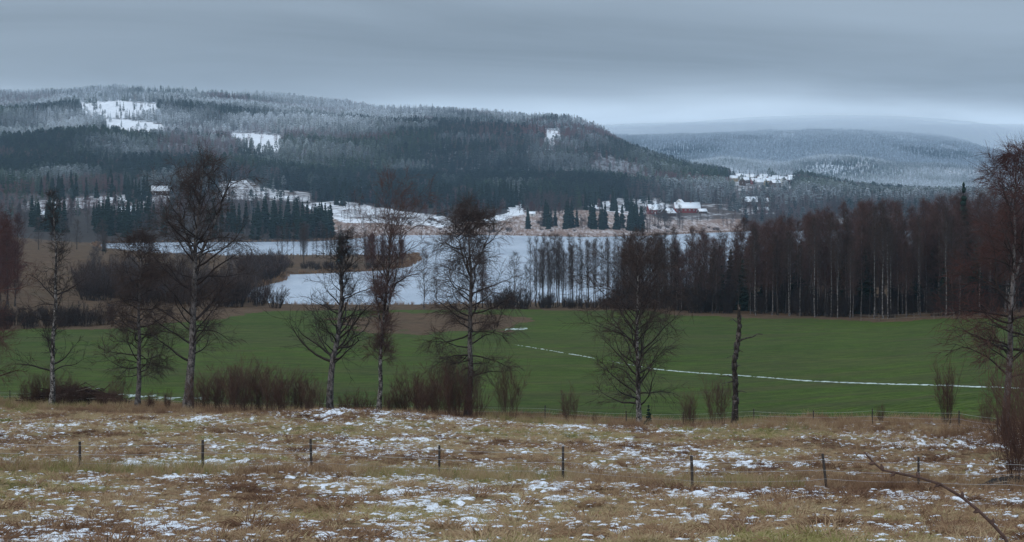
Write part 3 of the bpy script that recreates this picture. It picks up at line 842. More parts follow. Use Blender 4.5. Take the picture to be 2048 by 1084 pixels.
# brush pile
def brush_pile():
    e = empty('brush_pile', at(150, 154.5)); tag(e, 'low pile of dark cut brush with pale poles under the gnarled birch', 'brush pile')
    rng = np.random.default_rng(8); n = 900
    x = rng.uniform(-4.6, 4.6, n); zt = 1.55 * (1 - (np.abs(x + .2) / 4.9) ** 2.2); z = rng.uniform(0.02, 1, n) * zt
    y = rng.normal(0, .7, n); a = rng.normal(0, .5, n) + (rng.random(n) < .5) * PI; Ln = rng.uniform(.8, 2.6, n)
    d = norm(np.stack([np.cos(a), rng.normal(0, .5, n), rng.normal(0, .28, n)], -1)); p = np.stack([x, y, z], -1) - d * Ln[:, None] / 2
    P = grow(rng, p, d, Ln, 3, .12, 0)
    obj('branches', mesh_from('branches', tubes(P, rng.uniform(.012, .05, (n, 1)) * np.array([[1, .9, .7, .4]]), 4), BRUSH), e)
    for (x0, z0, x1, z1) in ((-3.9, .15, 1.1, 1.45), (-2.4, .35, 1.5, 1.6), (-4.8, .55, -.6, .7), (-3.6, .9, .9, .85), (-.3, .5, 4.0, .62)):
        q = np.linspace(0, 1, 7)
        P = np.stack([x0 + (x1 - x0) * q, np.full(7, -1.1), z0 + (z1 - z0) * q + .12 * np.sin(q * 3)], -1)
        obj('pole', mesh_from('pole', tubes(P[None], np.linspace(.035, .018, 7)[None], 5, True), PALE_POLE), e)


brush_pile()


# ------------------------------------------------------------------ fences
def fence(name, label, posts, levels, hpost, rp, rw, ends=(), sag=.05, lean=None):
    """posts: list of (px, D); wires run from post to post"""
    e = empty(name, at(*posts[0])); tag(e, label, 'fence'); o = np.array(e.location); rng = np.random.default_rng(len(posts))
    tops = []
    for k, (p, D) in enumerate(posts):
        b = np.array(at(p, D)) - o; dx = (lean or {}).get(k, rng.normal(0, .02))
        if k not in ends:
            h = hpost[k] if isinstance(hpost, (list, tuple)) else hpost * rng.uniform(.95, 1.06)
            q = np.linspace(0, 1, 5)[:, None]; P = b + np.array([0, 0, -.25]) * (1 - q) + np.array([dx, 0, h]) * q
            R = rp * np.array([1, 1.03, .97, .98, .9]) * rng.uniform(.85, 1.15)
            obj('post', mesh_from('post', tubes(P[None], R[None], 8, True), WOOD_POST, False), e)
        tops.append((b, dx))
    for z in levels:
        pts = []
        for (b0, d0), (b1, d1) in zip(tops[:-1], tops[1:]):
            q = np.linspace(0, 1, 9)[:-1, None]; j0 = z + rng.normal(0, .02)
            pts.append((b0 + [d0 * z, -rp, j0]) * (1 - q) + (b1 + [d1 * z, -rp, j0]) * q - np.array([0, 0, 1]) * sag * 4 * q * (1 - q))
        pts.append((tops[-1][0] + [0, -rp, z])[None]); P = np.concatenate(pts)
        obj('wire', mesh_from('wire', tubes(P[None], np.full((1, len(P)), rw), 4), WIRE), e)
    return e


fence('wire_fence', 'near pasture fence of thin dark posts with three pale wires across the meadow',
      [(-130, 66), (160, 66), (405, 66), (623, 65.5), (878, 65), (1126, 64.5), (1386, 63), (1655, 62), (1837, 62.5), (2040, 60), (2200, 58)], (1.12, .78, .42), 1.32, .050, .0055,
      lean={5: 0.0, 6: -.06, 7: -.18, 8: 0.0}, ends=(9, 10))
fence('wire_fence', 'distant low post-and-wire fence along the edge of the green field',
      [(-150, 156), (20, 156), (147, 155.5), (330, 154), (540, 152), (740, 149), (1090, 139), (1253, 135), (1366, 132), (1508, 127), (1627, 123), (1745, 118), (1918, 108), (1994, 100), (2100, 95)], (.95, .62, .30), 1.15, .045, .006,
      lean={13: .04})


def rail_fence():
    e = empty('rail_fence', at(1790, 330)); tag(e, 'pale wooden paddock rails at the foot of the woods on the right', 'fence'); o = np.array(e.location)
    pts = [(1722, 334), (1738, 332), (1758, 331), (1790, 329), (1828, 327), (1868, 325), (1908, 322)]
    T_ = []
    for p, D in pts:
        b = np.array(at(p, D)) - o; T_.append(b)
        obj('post', mesh_from('post', tubes(np.stack([b, b + [0, 0, 1.35]])[None], np.array([[.06, .05]]), 6, True), WOOD_RAIL), e)
    for a, b in zip(T_[:-1], T_[1:]):
        for z in (.5, 1.1):
            obj('rail', mesh_from('rail', tubes(np.stack([a + [0, -.1, z], b + [0, -.1, z]])[None], np.array([[.032, .03]]), 5, True), WOOD_RAIL), e)


rail_fence()


# twig in the near corner
def near_twig():
    D = 9.0
    path = [(2120, 1500, 8.6), (2075, 1230, 8.8), (2010, 1076, 9), (1985, 1048, 9), (1958, 1022, 9), (1925, 995, 9), (1880, 968, 9), (1838, 955, 9), (1790, 945, 9), (1765, 940, 9), (1748, 926, 9), (1729, 905, 9)]
    P = np.array([[(p - 1024) / F * d, d, CZ - (q - HOR) / F * d] for p, q, d in path]); base = P[0].copy()
    base[2] = hz(P[0, 0], P[0, 1]); P[0] = base
    e = empty('brier_shoot', tuple(base)); tag(e, 'single arching bare reddish shoot close to the camera, lower right corner', 'shoot')
    obj('stem', mesh_from('stem', tubes((P - base)[None], np.linspace(.0105, .005, len(P))[None], 7), TWIG_NEAR, True), e)
    for i in range(2, len(P) - 1):
        b = P[i] - base; v = P[min(i + 1, len(P) - 1)] - P[i - 1]; v /= np.linalg.norm(v)
        n = np.array([v[2], 0, -v[0]]) * (1 if i % 2 else -1)
        q = np.stack([b, b + n * .012 + v * .008, b + n * .026 + v * .02])
        obj('bud', mesh_from('bud', tubes(q[None], np.array([[.010, .011, .002]]), 5), TWIG_NEAR, True), e)


near_twig()


# ------------------------------------------------------------------ middle-distance and far trees: every one its own object
def tree_variants(n, seed, mt, ml, mw, **kw):
    out = []
    for i in range(n):
        tr, li, tw = bare_tree(seed + i, **kw)
        out.append((kw['H'], [('trunk', mesh_from('trunk', tr, mt, True)), ('limbs', mesh_from('limbs', li, ml)), ('crown', mesh_from('crown', tw, mw))]))
    return out


TALL = dict(H=20., r=.15, wob=.03, h0=.26, spread=.15, n1=38, n2=6, n3=5, a1=(18, 52), g1=.06, w1=.12, droop=.02, l3=(.5, 1.3), rt=.013, s1=5, kt=5)
V_ALD = tree_variants(4, 300, BARK_DARK, TW_DARK, TW_BROWN, **TALL)
V_BIR = tree_variants(4, 310, BARK_GREY, TW_BROWN, TW_WOOD, **dict(TALL, spread=.18, n1=50, n2=8, n3=6, h0=.24, a1=(22, 60), rt=.013, wob=.035))
V_WHI = tree_variants(2, 320, BARK_BIRCH, TW_GREY, TW_BROWN, **dict(TALL, h0=.5, spread=.16))
V_MID = tree_variants(3, 330, BARK_GREY, TW_GREY, TW_GREY, **dict(TALL, H=12., r=.12, h0=.15, spread=.22, n1=36, n3=5, a1=(35, 65), rt=.011))
V_FAR = tree_variants(4, 340, BARK_DARK, TW_GREY, TW_GREY, **dict(TALL, H=15., r=.2, h0=.12, spread=.24, n1=26, n2=5, n3=4, a1=(30, 60), rt=.028, l3=(.7, 1.7), s1=4))
V_RED = tree_variants(2, 350, BARK_DARK, TW_RED, TW_RED, **dict(TALL, H=17., r=.2, h0=.12, spread=.22, n1=44, n2=7, n3=7, a1=(28, 62), rt=.018, l3=(.6, 1.5)))


def spruce_variants(n, seed, **kw):
    out = []
    for i in range(n):
        tr, cr = spruce(seed + i, **kw); out.append((kw.get('H', 20.), [('trunk', mesh_from('trunk', tr, BARK_DARK)), ('crown', mesh_from('crown', cr, NEEDLE))]))
    return out


V_SPR = spruce_variants(4, 400, H=20., w=.15, layers=20, nb=9, sub=3)
V_PIN = []
for i in range(2):
    tr, cr = pine(420 + i); V_PIN.append((17., [('trunk', mesh_from('trunk', tr, BARK_DARK)), ('crown', mesh_from('crown', cr, NEEDLE))]))
V_BSH = []
for i in range(3):
    st, tw = shrub(440 + i, H=6., n=40, base=1.6, flare=.55, n2=8, n3=4, rs=.05, rt=.022); V_BSH.append((6., [('stems', mesh_from('stems', st, TW_DARK)), ('twigs', mesh_from('twigs', tw, TW_BROWN))]))
V_BSD = []
for i in range(3):
    st, tw = shrub(450 + i, H=5., n=44, base=1.4, flare=.5, n2=9, n3=4, rs=.04, rt=.016); V_BSD.append((5., [('stems', mesh_from('stems', st, TW_DARK)), ('twigs', mesh_from('twigs', tw, TW_DARK))]))

RNG = np.random.default_rng(2024)


def place(var, name, cat, label, group, px, D, H, wide=1.0):
    Hm, parts = var
    s = H / Hm; e = empty(name, at(px, D, -.1), RNG.uniform(0, 6.28)); w = s * wide * RNG.uniform(.9, 1.12); e.scale = (w, w, s)
    tag(e, label, cat, group)
    for nm, me in parts: obj(nm, me, e)
    return e


def part_of_wood(p):
    for lim, ph in ((1430, 'its thin left end'), (1520, 'the part behind the dead snag'), (1640, 'its left middle'), (1740, 'its middle left of the paddock rails'), (1850, 'the part behind the paddock rails'), (1960, 'the part round the pointed spruce'), (9999, 'its right end at the picture edge')):
        if p < lim: return ph


def wood_front(px): return np.interp(px, [1040, 1250, 1400, 1600, 1750, 1900, 2050, 2200], [410, 398, 372, 356, 340, 330, 324, 318])
def wood_top(px): return np.interp(px, [1040, 1070, 1200, 1300, 1450, 1600, 1680, 1750, 1850, 1930, 2000, 2200], [15, 17, 17.5, 18, 19, 19.5, 21.5, 22, 21.5, 22.5, 22, 21])


def fill(n, pxr, Dr, fn, minsep=2.0):
    pts = []; tries = 0
    while len(pts) < n and tries < n * 40:
        tries += 1
        p = RNG.uniform(*pxr); D = RNG.uniform(*(Dr(p) if callable(Dr) else Dr)); x = (p - 1024) / F * D
        if any((x - a) ** 2 + (D - b) ** 2 < minsep ** 2 for a, b in pts): continue
        if 420 < D < 1700 and lake_dist(np.array([x]), np.array([D]))[0] > -1.5: continue
        pts.append((x, D)); fn(p, D)


GW = 'trees of the bare wood on the right'
# open left end of the wood: slim stems against the lake
fill(88, (1060, 1360), lambda p: (wood_front(p) + 1, wood_front(p) + 24), lambda p, D: place(V_ALD[RNG.integers(4)], 'alder_tree', 'tree', 'slim dark alder standing against the lake at the open left end of the wood', GW, p, D, wood_top(p) * RNG.uniform(.72, 1.05), .8), 1.6)
fill(9, (1240, 1350), lambda p: (wood_front(p) + 2, wood_front(p) + 26), lambda p, D: place(V_BIR[RNG.integers(4)], 'birch_tree', 'tree', 'bare birch where the open left end of the wood thickens', GW, p, D, wood_top(p) * RNG.uniform(.75, 1.0), .85), 1.8)
fill(200, (1350, 2160), lambda p: (wood_front(p) + 3, wood_front(p) + 10 + 52 * min(1, (p - 1350) / 130)), lambda p, D: place(V_BIR[RNG.integers(4)], 'birch_tree', 'tree', 'red-crowned bare birch in the dark wood, in ' + part_of_wood(p), GW, p, D, wood_top(p) * RNG.uniform(.66, 1.08), RNG.uniform(.75, 1.15)), 1.7)
fill(96, (1330, 2160), lambda p: (wood_front(p) + 2, wood_front(p) + 50), lambda p, D: place(V_ALD[RNG.integers(4)], 'alder_tree', 'tree', 'dark bare alder in the dark wood, in ' + part_of_wood(p), GW, p, D, wood_top(p) * RNG.uniform(.6, .95), .95), 1.8)
for p, hf in ((1511, .95), (1578, .9), (1630, .98), (1675, .8), (1748, 1.0), (1766, 1.03), (1776, .9), (1892, .95), (1700, .7), (1600, .75), (1960, .8)):
    place(V_WHI[RNG.integers(2)], 'birch_tree', 'tree', {
        1511: 'pale-trunked birch at the left front of the dense wood', 1578: 'second pale-trunked birch from the left at the front of the dense wood', 1600: 'shorter pale birch, third from the left along the wood\'s front', 1630: 'fourth pale birch along the wood\'s front, with spreading white top',
        1675: 'fifth pale birch from the left along the wood\'s front', 1700: 'short pale birch, sixth from the left along the wood\'s front', 1748: 'tall pale birch just left of the close pair by the paddock rails', 1766: 'tallest white birch of the close pair by the paddock rails', 1776: 'slimmer white birch of the close pair by the paddock rails',
        1892: 'pale birch in front of the dark spruces at the right of the wood', 1960: 'last pale birch at the right end of the wood'}[p], 'pale birches along the front of the wood', p, float(wood_front(p)) - .5, wood_top(p) * hf, .8)
fill(16, (1440, 2100), lambda p: (wood_front(p) + 1, wood_front(p) + 14), lambda p, D: place(V_WHI[RNG.integers(2)], 'birch_tree', 'tree', 'thin pale-trunked birch in the wood, in ' + part_of_wood(p), GW, p, D, wood_top(p) * RNG.uniform(.7, 1.0), .7), 3)
fill(95, (1390, 2150), lambda p: (wood_front(p) + 16, wood_front(p) + 75), lambda p, D: place(V_SPR[RNG.integers(4)], 'spruce_tree', 'tree', 'dark spruce half hidden inside the bare wood, in ' + part_of_wood(p), 'spruces inside the wood', p, D, RNG.uniform(7, 14.5), 1.15), 3)
place(V_SPR[0], 'spruce_tree', 'tree', 'dark spruce whose pointed top rises above the bare wood on the right', 'spruces inside the wood', 1927, 352, 27, .6)
fill(150, (1230, 2150), lambda p: (wood_front(p) + 1, wood_front(p) + 40), lambda p, D: place(V_BSD[RNG.integers(3)], 'undergrowth_shrub', 'shrub', 'dark leafless undergrowth shrub in the wood, in ' + part_of_wood(p), 'undergrowth of the wood', p, D, RNG.uniform(2.0, 7.0)), 1.5)
fill(16, (1000, 1240), (398, 412), lambda p, D: place(V_BSD[RNG.integers(3)], 'undergrowth_shrub', 'shrub', 'low dark shrub along the near lake shore in mid picture', 'shrubs on the near shore', p, D, RNG.uniform(1.6, 4.0)), 1.5)
# loose birches on the near shore
for p, D, H, lb in ((848, 408, 13.5, 'pale grey bare birch on the near shore left of the weeping birch'), (872, 410, 10.5, 'smaller grey bare tree right beside the pale shore birch'), (1030, 408, 13, 'grey bare tree on the near shore, tallest just left of the wood'), (1052, 412, 10, 'small grey bare tree between the shore shrub and the wood'), (965, 409, 12, 'reddish bare tree on the near shore behind the weeping birch'), (700, 410, 6, 'low bare tree on the near shore behind the dark leaning tree')):
    place(V_MID[RNG.integers(3)] if p != 965 else V_RED[0], 'shore_tree', 'tree', lb, 'loose bare trees on the near shore', p, D, H)
for p, D, H, lb in ((1010, 405, 5.2, 'round dense bare shrub on the near shore at mid picture'), (1040, 404, 5.6, 'larger round bare shrub just left of the wood'), (985, 404, 3.5, 'small bare shrub at the left of the round shore shrubs')):
    place(V_BSD[RNG.integers(3)], 'shore_shrub', 'shrub', lb, 'shrubs on the near shore', p, D, H, 1.2)
# left side thickets
GL = 'bare thickets on the left shore'
fill(60, (165, 560), lambda p: (410 + max(0, 330 - p) * .05, 500), lambda p, D: place(V_BSH[RNG.integers(3)], 'thicket_shrub', 'shrub', 'grey-brown leafless bush in the thicket left of the inlet', GL, p, D, RNG.uniform(5, 9), 1.0), 3)
fill(34, (180, 540), (415, 520), lambda p, D: place(V_MID[RNG.integers(3)], 'alder_tree', 'tree', 'bare grey tree standing in the thicket left of the inlet', GL, p, D, RNG.uniform(8, 12)), 4)
fill(18, (490, 575), (540, 625), lambda p, D: place(V_BSH[RNG.integers(3)], 'thicket_shrub', 'shrub', 'grey bush on the point at the mouth of the inlet', GL, p, D, RNG.uniform(5, 9), 1.2), 3)
fill(24, (-60, 235), (318, 336), lambda p, D: place(V_BSD[RNG.integers(3)], 'hedge_shrub', 'shrub', 'dark brush along the far left edge of the green field', 'brush at the field\'s left edge', p, D, RNG.uniform(2, 5), 1.1), 2)
fill(16, (-80, 60), (370, 480), lambda p, D: place(V_RED[RNG.integers(2)], 'birch_tree', 'tree', 'red-brown bare tree in the clump at the far left', 'red-brown trees at the far left', p, D, RNG.uniform(12, 19)), 4)
fill(9, (60, 215), (640, 800), lambda p, D: place(V_FAR[RNG.integers(4)], 'bare_tree', 'tree', 'grey bare tree on the brown knoll at the left', 'trees on the brown knoll', p, D, RNG.uniform(7, 13)), 6)
place(V_SPR[1], 'spruce_tree', 'tree', 'small lone spruce at the left end of the water', 'trees on the brown knoll', 208, 700, 5.5, 1.3)
# peninsula
GP = 'bare trees on the peninsula'
fill(34, (545, 735), (655, 800), lambda p, D: place(V_ALD[RNG.integers(4)], 'alder_tree', 'tree', 'thin bare alder on the low peninsula in the lake', GP, p, D, RNG.uniform(10, 15.5), .9), 3)
fill(12, (732, 828), (650, 700), lambda p, D: place(V_RED[RNG.integers(2)], 'birch_tree', 'tree', 'dense red-brown tree in the grove at the peninsula\'s tip', GP, p, D, RNG.uniform(8, 13), 1.1), 3)
place(V_SPR[2], 'spruce_tree', 'tree', 'lone dark spruce among bare alders on the peninsula', GP, 680, 690, 13, 1.0)
fill(22, (560, 830), (640, 668), lambda p, D: place(V_BSD[RNG.integers(3)], 'shore_shrub', 'shrub', 'low dark bush along the peninsula\'s near shore', 'bushes on the peninsula', p, D, RNG.uniform(1.5, 3.5), 1.2), 2)
# far shore
GS = 'spruces on the far shore'


def spr(pxr, Dr, n, hr, lb): fill(n, pxr, Dr, lambda p, D: place(V_SPR[RNG.integers(4)], 'spruce_tree', 'tree', lb, GS, p, D, RNG.uniform(*hr), 1.05), 4)


spr((60, 150), (1120, 1240), 14, (17, 25), 'dark spruce in the leftmost spruce clump on the far shore')
spr((185, 245), (1110, 1230), 14, (17, 24), 'dark spruce in the second spruce clump from the left on the far shore')
spr((245, 330), (1110, 1230), 14, (18, 25), 'dark spruce in the far-shore clump behind the tallest birch')
spr((420, 560), (1110, 1220), 18, (15, 22), 'dark spruce in the loose row on the far shore right of the tallest birch')
spr((515, 665), (1120, 1250), 34, (19, 26), 'dark tall spruce in the densest far-shore clump left of the snowy field')
spr((1055, 1075), (1335, 1370), 2, (14, 18), 'lone dark spruce at the foot of the striped stubble field')
spr((1090, 1160), (1340, 1400), 12, (15, 24), 'dark spruce in the left clump under the striped stubble slope')
spr((1175, 1215), (1340, 1400), 8, (17, 23), 'dark spruce in the middle clump on the far shore below the snowy strip')
spr((1232, 1288), (1345, 1420), 14, (18, 25), 'dark spruce in the right clump on the far shore near the red barn')
spr((985, 1010), (1330, 1340), 1, (6, 8), 'small spruce bush on the far shore behind the weeping birch')
GB = 'bare trees on the far shore'


def far(pxr, Dr, n, hr, lb, var=V_FAR, wide=1.0): fill(n, pxr, Dr, lambda p, D: place(var[RNG.integers(len(var))], 'bare_tree', 'tree', lb, GB, p, D, RNG.uniform(*hr), wide), 4)


far((-60, 210), (1090, 1260), 26, (9, 16), 'grey bare tree on the far shore at the picture\'s left')
far((200, 470), (1095, 1230), 36, (8, 15), 'grey bare tree on the far shore behind the tallest birch')
far((440, 700), (1085, 1160), 24, (6, 12), 'grey bare tree in front of the dense far-shore spruces')
far((640, 780), (1320, 1500), 12, (6, 11), 'grey bare tree on the snowy slope above the peninsula')
far((1290, 1365), (1400, 1500), 18, (10, 17), 'grey bare tree between the far spruces and the red farm')
far((1080, 1300), (1330, 1420), 22, (6, 11), 'low bare tree among the far-shore spruces')
far((1365, 1560), (1470, 1560), 16, (5, 9), 'low bare tree on the shore below the red farm')
far((840, 1130), (1500, 1600), 22, (7, 12), 'bare tree in the brown copse between the stubble fields', V_RED, 1.3)
far((1050, 1160), (1560, 1640), 24, (13, 19), 'grey bare tree in the copse above the striped stubble slope')
far((430, 640), (1400, 1640), 34, (7, 12), 'bare brown tree on the patchy snow slope behind the spruces')
far((1250, 1480), (1660, 1850), 30, (10, 17), 'bare tree round the red farm')
far((1480, 1640), (1640, 1800), 26, (11, 18), 'bare tree below the long barn on the right shore')
far((1560, 1760), (1480, 1700), 24, (11, 18), 'bare tree on the far shore above the wood')
far((1380, 1480), (1850, 1990), 14, (12, 18), 'bare tree behind the farms below the village')
fill(60, (800, 1500), lambda p: (1316, 1480), lambda p, D: place(V_BSH[RNG.integers(3)], 'shore_bush', 'shrub', 'low dark bush on the far shore line below the stubble fields', 'bushes on the far shore line', p, D, RNG.uniform(1.5, 3.5), 1.6), 3)
fill(26, (1458, 1592), (2370, 2640), lambda p, D: place(V_FAR[RNG.integers(4)], 'garden_tree', 'tree', 'bare garden tree among the houses of the hillside village', 'trees of the hillside village', p, D, RNG.uniform(5, 10), 1.1), 7)
fill(9, (1458, 1592), (2370, 2640), lambda p, D: place(V_SPR[RNG.integers(4)], 'garden_spruce', 'tree', 'dark spruce among the houses of the hillside village', 'trees of the hillside village', p, D, RNG.uniform(7, 12), 1.3), 7)
GE = 'conifers at the edge of the hill forest'
fill(70, (660, 1040), lambda p: (1655 - (p - 660) * .10, 1740), lambda p, D: place((V_SPR + V_PIN)[RNG.integers(6)], 'conifer_tree', 'tree', 'tall conifer at the forest edge above the snowy striped fields', GE, p, D, RNG.uniform(19, 27), .95), 4)
fill(40, (80, 300), (1560, 1740), lambda p, D: place(V_SPR[RNG.integers(4)], 'conifer_tree', 'tree', 'spruce at the forest edge above the far-left shore', GE, p, D, RNG.uniform(17, 25), 1.0), 4)
fill(24, (1040, 1300), (1650, 1760), lambda p, D: place(V_SPR[RNG.integers(4)], 'conifer_tree', 'tree', 'spruce at the forest edge above the narrow snowy strip', GE, p, D, RNG.uniform(14, 22), 1.0), 4)


# ------------------------------------------------------------------ houses
def house(name, label, px, D, w, d, h, rh, rz, wall, group, wins=3, chimney=True, cat='house', door=True):
    e = empty(name, at(px, D, -.4), rz); tag(e, label, cat, group)
    x, y = w / 2, d / 2
    V = [(-x, -y, 0), (x, -y, 0), (x, y, 0), (-x, y, 0), (-x, -y, h), (x, -y, h), (x, y, h), (-x, y, h), (-x, 0, h + rh), (x, 0, h + rh)]
    obj('wall', mesh_from('wall', [(V, [[0, 1, 5, 4], [2, 3, 7, 6], [1, 2, 6, 5], [3, 0, 4, 7]]), (V, [[5, 6, 9], [7, 4, 8]])], wall), e)
    ov = .5; sl = rh / y; zt = h + rh; ze = h - ov * sl; th = .35
    R = []
    for s in (-1, 1):
        a = [(-x - ov, 0, zt + .05), (x + ov, 0, zt + .05), (x + ov, s * (y + ov), ze + .05), (-x - ov, s * (y + ov), ze + .05)]
        b = [(p[0], p[1], p[2] + th) for p in a]
        R.append((a + b, [[0, 1, 2, 3], [4, 5, 6, 7], [0, 1, 5, 4], [1, 2, 6, 5], [2, 3, 7, 6], [3, 0, 4, 7]]))
    ro = obj('roof', mesh_from('roof', R, SNOW_ROOF), e)
    if chimney: obj('chimney', mesh_from('chimney', [box(w * .15, 0, zt + .6, .8, .8, 1.9)], BRICK), ro)
    for k in range(wins):
        wx = -x + w * (k + .5) / wins
        f = obj('window', mesh_from('window', [box(wx, -y - .03, h * .56, 1.35, .10, 1.55)], WHITE_TRIM), e)
        obj('pane', mesh_from('pane', [box(wx, -y - .07, h * .56, 1.0, .06, 1.2)], GLASS), f)
    for s in (-1, 1):
        f = obj('window', mesh_from('window', [box(s * (x + .03), 0, h * .56, .10, 1.3, 1.5)], WHITE_TRIM), e)
        obj('pane', mesh_from('pane', [box(s * (x + .07), 0, h * .56, .06, .95, 1.15)], GLASS), f)
    if door and wins: obj('door', mesh_from('door', [box(-x + w / wins, -y - .03, 1.25, 1.0, .08, 2.1)], WHITE_TRIM), e)
    return e


GF = 'farm buildings across the lake'
house('farm_house', 'long red farmhouse with white-framed windows and snowy roof across the lake', 1374, 1690, 25, 10, 5.0, 5.2, .04, RED_WALL, GF, 6)
house('farm_house', 'white house behind the long red farmhouse, roof under snow', 1360, 1735, 10, 9, 6.4, 4.2, 1.2, WHITE_WALL, GF, 3)
house('barn', 'small brown shed with snowy gable right of the long red farmhouse', 1404, 1680, 8, 6, 2.8, 2.2, .3, BROWN_WALL, GF, 0, False, 'shed')
house('barn', 'red barn with snowy gable roof facing the lake, left of the red farmhouse', 1307, 1640, 11, 14, 4.6, 5.0, .15, RED_WALL, GF, 2, False, 'barn')
house('barn', 'dark lakeside barn with sloping roof between the red barn and red farmhouse', 1336, 1620, 9, 13, 3.2, 4.0, .5, BROWN_WALL, GF, 0, False, 'barn')
house('barn', 'long barn with broad snowy roof on the right shore below the village', 1498, 1830, 17, 10, 5.0, 5.0, -.03, BROWN_WALL, GF, 4, False, 'barn')
house('farm_house', 'house with snow-white roof right of the long barn below the village', 1534, 1825, 9, 9, 5.0, 4.0, .35, BROWN_WALL, GF, 2)
house('barn', 'red low outbuilding in trees below the long barn', 1525, 1700, 11, 6, 3.0, 2.4, .05, RED_WALL, GF, 3, False, 'shed')
house('farm_house', 'isolated farmhouse with wide snowy roof at the forest edge on the left', 322, 1690, 18, 10, 4.6, 4.6, .0, BROWN_WALL, GF, 4)
house('barn', 'smaller snow-roofed building left of the isolated farmhouse', 308, 1715, 8, 7, 3.5, 3.2, .1, BROWN_WALL, GF, 2, False, 'shed')
house('farm_house', 'pale low house with snowy roof among far-left spruces', 246, 1400, 14, 8, 3.2, 3.6, .0, RED_WALL, GF, 3)
house('shed', 'tiny snow-roofed hut behind the far-left bare trees', 82, 1330, 7, 5, 2.4, 2.2, .0, GREY_WALL, GF, 1, False, 'shed')
house('shed', 'tiny white hut at the edge of the striped stubble field', 1064, 1520, 5, 4, 2.4, 1.6, .0, WHITE_WALL, GF, 1, False, 'shed')
house('farm_house', 'white-gabled house peeping over the wood at the right', 1945, 1500, 12, 9, 6, 5, 1.3, WHITE_WALL, GF, 3)
VIL = [(1468, 2470, 'y'), (1480, 2530, 'g'), (1489, 2450, 'b'), (1496, 2590, 'w'), (1503, 2500, 'w'), (1511, 2440, 'r'), (1516, 2560, 'b'), (1523, 2480, 'w'), (1528, 2610, 'r'), (1534, 2430, 'y'), (1540, 2540, 'g'), (1546, 2470, 'b'), (1552, 2600, 'w'), (1558, 2500, 'r'), (1564, 2440, 'w'), (1570, 2560, 'y'), (1577, 2480, 'b'), (1583, 2590, 'w'), (1485, 2390, 'b'), (1518, 2385, 'g'), (1550, 2390, 'b')]
ORD = ['first', 'second', 'third', 'fourth', 'fifth', 'sixth', 'seventh', 'eighth', 'ninth', 'tenth', 'eleventh', 'twelfth', 'thirteenth', 'fourteenth', 'fifteenth', 'sixteenth', 'seventeenth', 'eighteenth', 'nineteenth', 'twentieth', 'twenty-first']
WM = {'y': (YELLOW_WALL, 'ochre'), 'g': (GREY_WALL, 'grey'), 'b': (BROWN_WALL, 'brown'), 'w': (WHITE_WALL, 'white'), 'r': (RED_WALL, 'red')}
for k, (p, D, c) in enumerate(sorted(VIL)):
    house('village_house', '%s snow-roofed village house on the hillside, %s from the left' % (WM[c][1], ORD[k]), p, D, 11 + (k * 7 % 5), 9, 5.0 + (k % 3) * 1.0, 3.8, (-.3, .2, 1.4, 0, .5)[k % 5], WM[c][0], 'houses of the hillside village', 2 + k % 2, k % 2 == 0)
for p, D, lb in ((1760, 2700, 'tiny pale house in the valley right of the village'), (1838, 2900, 'farthest tiny pale house in the valley, beyond the wood')):
    house('village_house', lb, p, D, 12, 9, 5, 4, .2, WHITE_WALL, 'lone houses in the valley', 2)


# ------------------------------------------------------------------ geometry-node scatter (only for what nobody could count)
def scatter(name, label, cat, P, rot, scl, idx, srcs, extra, mats=()):
    me = bpy.data.meshes.new(name); me.vertices.add(len(P)); me.vertices.foreach_set('co', np.asarray(P, np.float32).ravel())
    for an, arr in dict(rot=rot, scl=scl, **extra).items():
        a = me.attributes.new(an, 'FLOAT', 'POINT'); a.data.foreach_set('value', np.asarray(arr, np.float32))
    a = me.attributes.new('idx', 'INT', 'POINT'); a.data.foreach_set('value', np.asarray(idx, np.int32))
    o = obj(name, me); tag(o, label, cat, None, 'stuff')
    c = bpy.data.collections.new(name + '_sources')
    for i, s in enumerate(srcs):
        so = bpy.data.objects.new('%s_source_%02d' % (name, i), s); c.objects.link(so)
    ng = bpy.data.node_groups.new(name + '_scatter', 'GeometryNodeTree')
    ng.interface.new_socket('Geometry', in_out='INPUT', socket_type='NodeSocketGeometry')
    ng.interface.new_socket('Geometry', in_out='OUTPUT', socket_type='NodeSocketGeometry')
    N = ng.nodes; L = ng.links
    gi = N.new('NodeGroupInput'); go = N.new('NodeGroupOutput'); ip = N.new('GeometryNodeInstanceOnPoints')
    ci = N.new('GeometryNodeCollectionInfo'); ci.inputs['Collection'].default_value = c; ci.inputs['Separate Children'].default_value = True; ci.inputs['Reset Children'].default_value = True
    m2p = N.new('GeometryNodeMeshToPoints'); L.new(gi.outputs[0], m2p.inputs['Mesh'])

    def na(nm, t):
        n = N.new('GeometryNodeInputNamedAttribute'); n.data_type = t; n.inputs['Name'].default_value = nm; return n.outputs['Attribute']
    L.new(m2p.outputs[0], ip.inputs['Points']); L.new(ci.outputs[0], ip.inputs['Instance']); ip.inputs['Pick Instance'].default_value = True
    L.new(na('idx', 'INT'), ip.inputs['Instance Index'])
    cx = N.new('ShaderNodeCombineXYZ'); L.new(na('rot', 'FLOAT'), cx.inputs[2])
    L.new(cx.outputs[0], ip.inputs['Rotation'])
    L.new(na('scl', 'FLOAT'), ip.inputs['Scale'])
    L.new(ip.outputs[0], go.inputs[0])
    md = o.modifiers.new('scatter', 'NODES'); md.node_group = ng
    return o


def join(tr, cr, m1, m2, name):
    me = mesh_from(name, tr + cr, None); me.materials.append(m1); me.materials.append(m2)
    nt = sum(len(f) for _, f in tr); a = np.ones(len(me.polygons), np.int32); a[:nt] = 0
    me.polygons.foreach_set('material_index', a); return me


